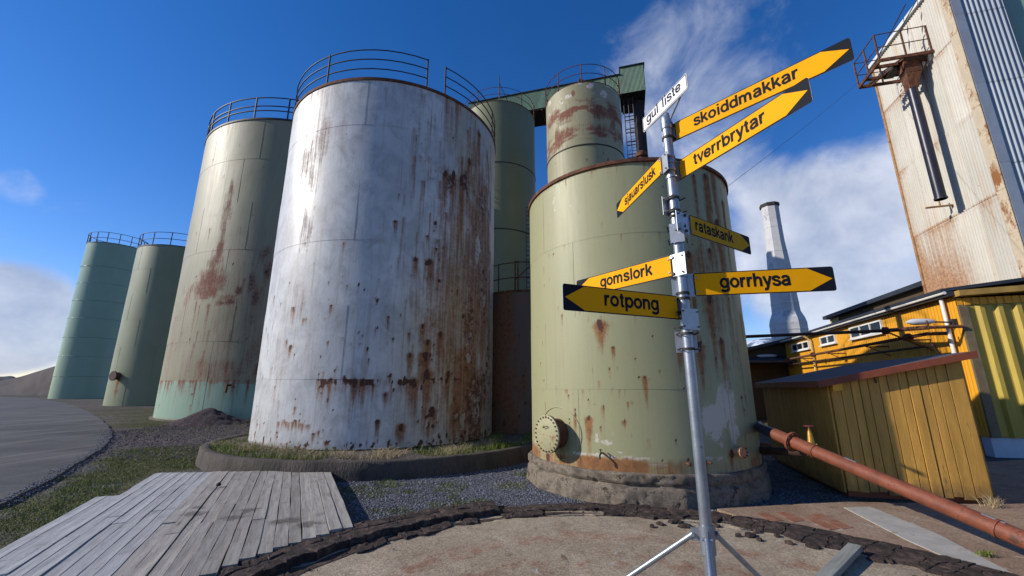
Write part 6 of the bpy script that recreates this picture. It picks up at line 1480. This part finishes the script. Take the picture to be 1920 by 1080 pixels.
for x_ in (1528, 1872):
    mb = MB(); mb.lathe([(RP*1.02, -.012), (RP*1.12, -.012), (RP*1.12, .012), (RP*1.02, .012)], on_line(x_), 24, dirp); mb.build('pipe_joint', M['pipe_paint'], pipe, True)
# tags of worn paint: short metal strips on top of the pipe
for x_, l_ in ((1598, .14), (1868, .16)):
    q = on_line(x_)+ZZ*(RP+.004); mb = MB(); mb.beam(q-dirp*l_/2, q+dirp*l_/2, .03, .006); mb.build('bare_metal_strip', M['galv'], pipe)
# supports
for x_ in (1560, 1800):
    q = on_line(x_); 
    if x_ == 1800: continue
vv = empty('valve', vl_, 'small brass coloured hand wheel valve behind the thick red pipe', 'valve')
vb = EYE+ray(1522, 838)*((vl_[1]+.22)/ray(1522, 838)[1]); vtop = (EYE+ray(1520, 799)*((vl_[1]+.22)/ray(1520, 799)[1]))[2]
hgt = vtop-vb[2]
mb = MB(); mb.lathe([(.05, -.10), (.05, 0), (.072, .01), (.072, .03), (.05, .035), (.045, .05), (.03, hgt*.6), (.02, hgt*.78), (.012, hgt*.8), (.01, hgt)], vb, 20); mb.build('valve_body', M['brass'], vv, True)
mb = MB(); wz = vb+ZZ*hgt; mb.tube([wz+.058*np.array((math.cos(t), math.sin(t), 0)) for t in np.linspace(0, 2*math.pi, 21)[:-1]], .008, 6, closed=True)
for k in range(4): mb.tube([wz, wz+.058*np.array((math.cos(k*1.57), math.sin(k*1.57), 0))], .006, 5)
mb.build('hand_wheel', simple('dark red hand wheel', (.12, .02, .03), .2, 8, .5, 0, .1), vv, True)
for k in range(4):
    q = vb+.066*np.array((math.cos(k*1.57+.6), math.sin(k*1.57+.6), 0)); mb = MB(); mb.lathe([(.008, -.13), (.008, .05)], q, 6); mb.build('bolt', M['brass'], vv)
# branch pipe from the tank to the valve
pt, n, a = on_cyl(1408, 842, GC, 1.968); q1 = pt; q2 = vb+np.array((-.05, .12, -.09))
st = np.array([GC[0]+1.95*math.sin(1.75), GC[1]+1.95*math.cos(1.75), 0]); r_ = ray(1432, 842); st = EYE+r_*(7.75/r_[1])
br = empty('branch_pipe', st, 'thinner brown pipe leaving the squat green tank under the thick red pipe', 'pipe')
mb = MB(); mb.tube([st-np.array((.55, -.05, 0)), q2], .055, 16); mb.build('pipe', M['pipe_dark'], br, True)
for t in (.0, .14):
    mb = MB(); c_ = st*(1-t)+q2*t-np.array((.04, 0, 0)); mb.lathe([(.05, -.015), (.10, -.015), (.10, .015), (.05, .015)], c_, 18, q2-st); mb.build('pipe_flange', M['rust_steel'], br, True)

# ------------------------------------------------------------------ loose board, cable, small things
p0_ = gnd(1572, 1085, .13); p1_ = gnd(1598, 1022, .13)
p0_ = gnd(1545, 1078, .12); p1_ = gnd(1603, 1020, .15)
d = nice(p1_-p0_); s_ = nice(np.cross(d, (0, 0, 1.))); u_ = np.cross(s_, d)
mb = MB(); pa_ = p0_-d*.9; Lb = np.linalg.norm(p1_-pa_); mb = MB()
mb.abox(0, Lb, -.052, .052, -.05, 0); bo = mb.build('board', M['timber'], None, bevel=.004)
import mathutils
mat4 = mathutils.Matrix((( d[0], -s_[0], u_[0], pa_[0]), (d[1], -s_[1], u_[1], pa_[1]), (d[2], -s_[2], u_[2], pa_[2]), (0, 0, 0, 1))); bo.matrix_world = mat4
tag(bo, 'short grey green timber lying across the tar edge right of the signpost', 'board')
cA = at_dist(1366, 348, 9.4); cB = tp(uC, vB, .2); pts = []
for k in range(25):
    t = k/24; p_ = cA*(1-t)+cB*t; pts.append(p_-ZZ*(.05*4*t*(1-t)))
mb = MB(); mb.tube(pts, .0045, 5); o = mb.build('overhead_cable', M['dark_steel'], None, True); tag(o, 'thin sagging cable strung from the squat green tank to the tower platform', 'cable')
r_ = np.random.default_rng(77)
# weeds at the shed corner
q = gnd(1858, 952); n = 200; P = np.c_[q[0]+r_.normal(size=n)*.06, q[1]-.05+r_.normal(size=n)*.04, np.full(n, .02)]
tag(blades('dry_weeds', P, .085, .004, .8, M['straw'], 9), 'dry weeds at the right foot of the ochre shed', 'weeds')
q = gnd(1850, 1048); n = 90; P = np.c_[q[0]+r_.normal(size=n)*.035, q[1]+r_.normal(size=n)*.02, np.full(n, .03)]
tag(blades('weeds', P, .035, .006, .8, M['grass'], 10), 'tiny green weeds on the brown apron', 'weeds')
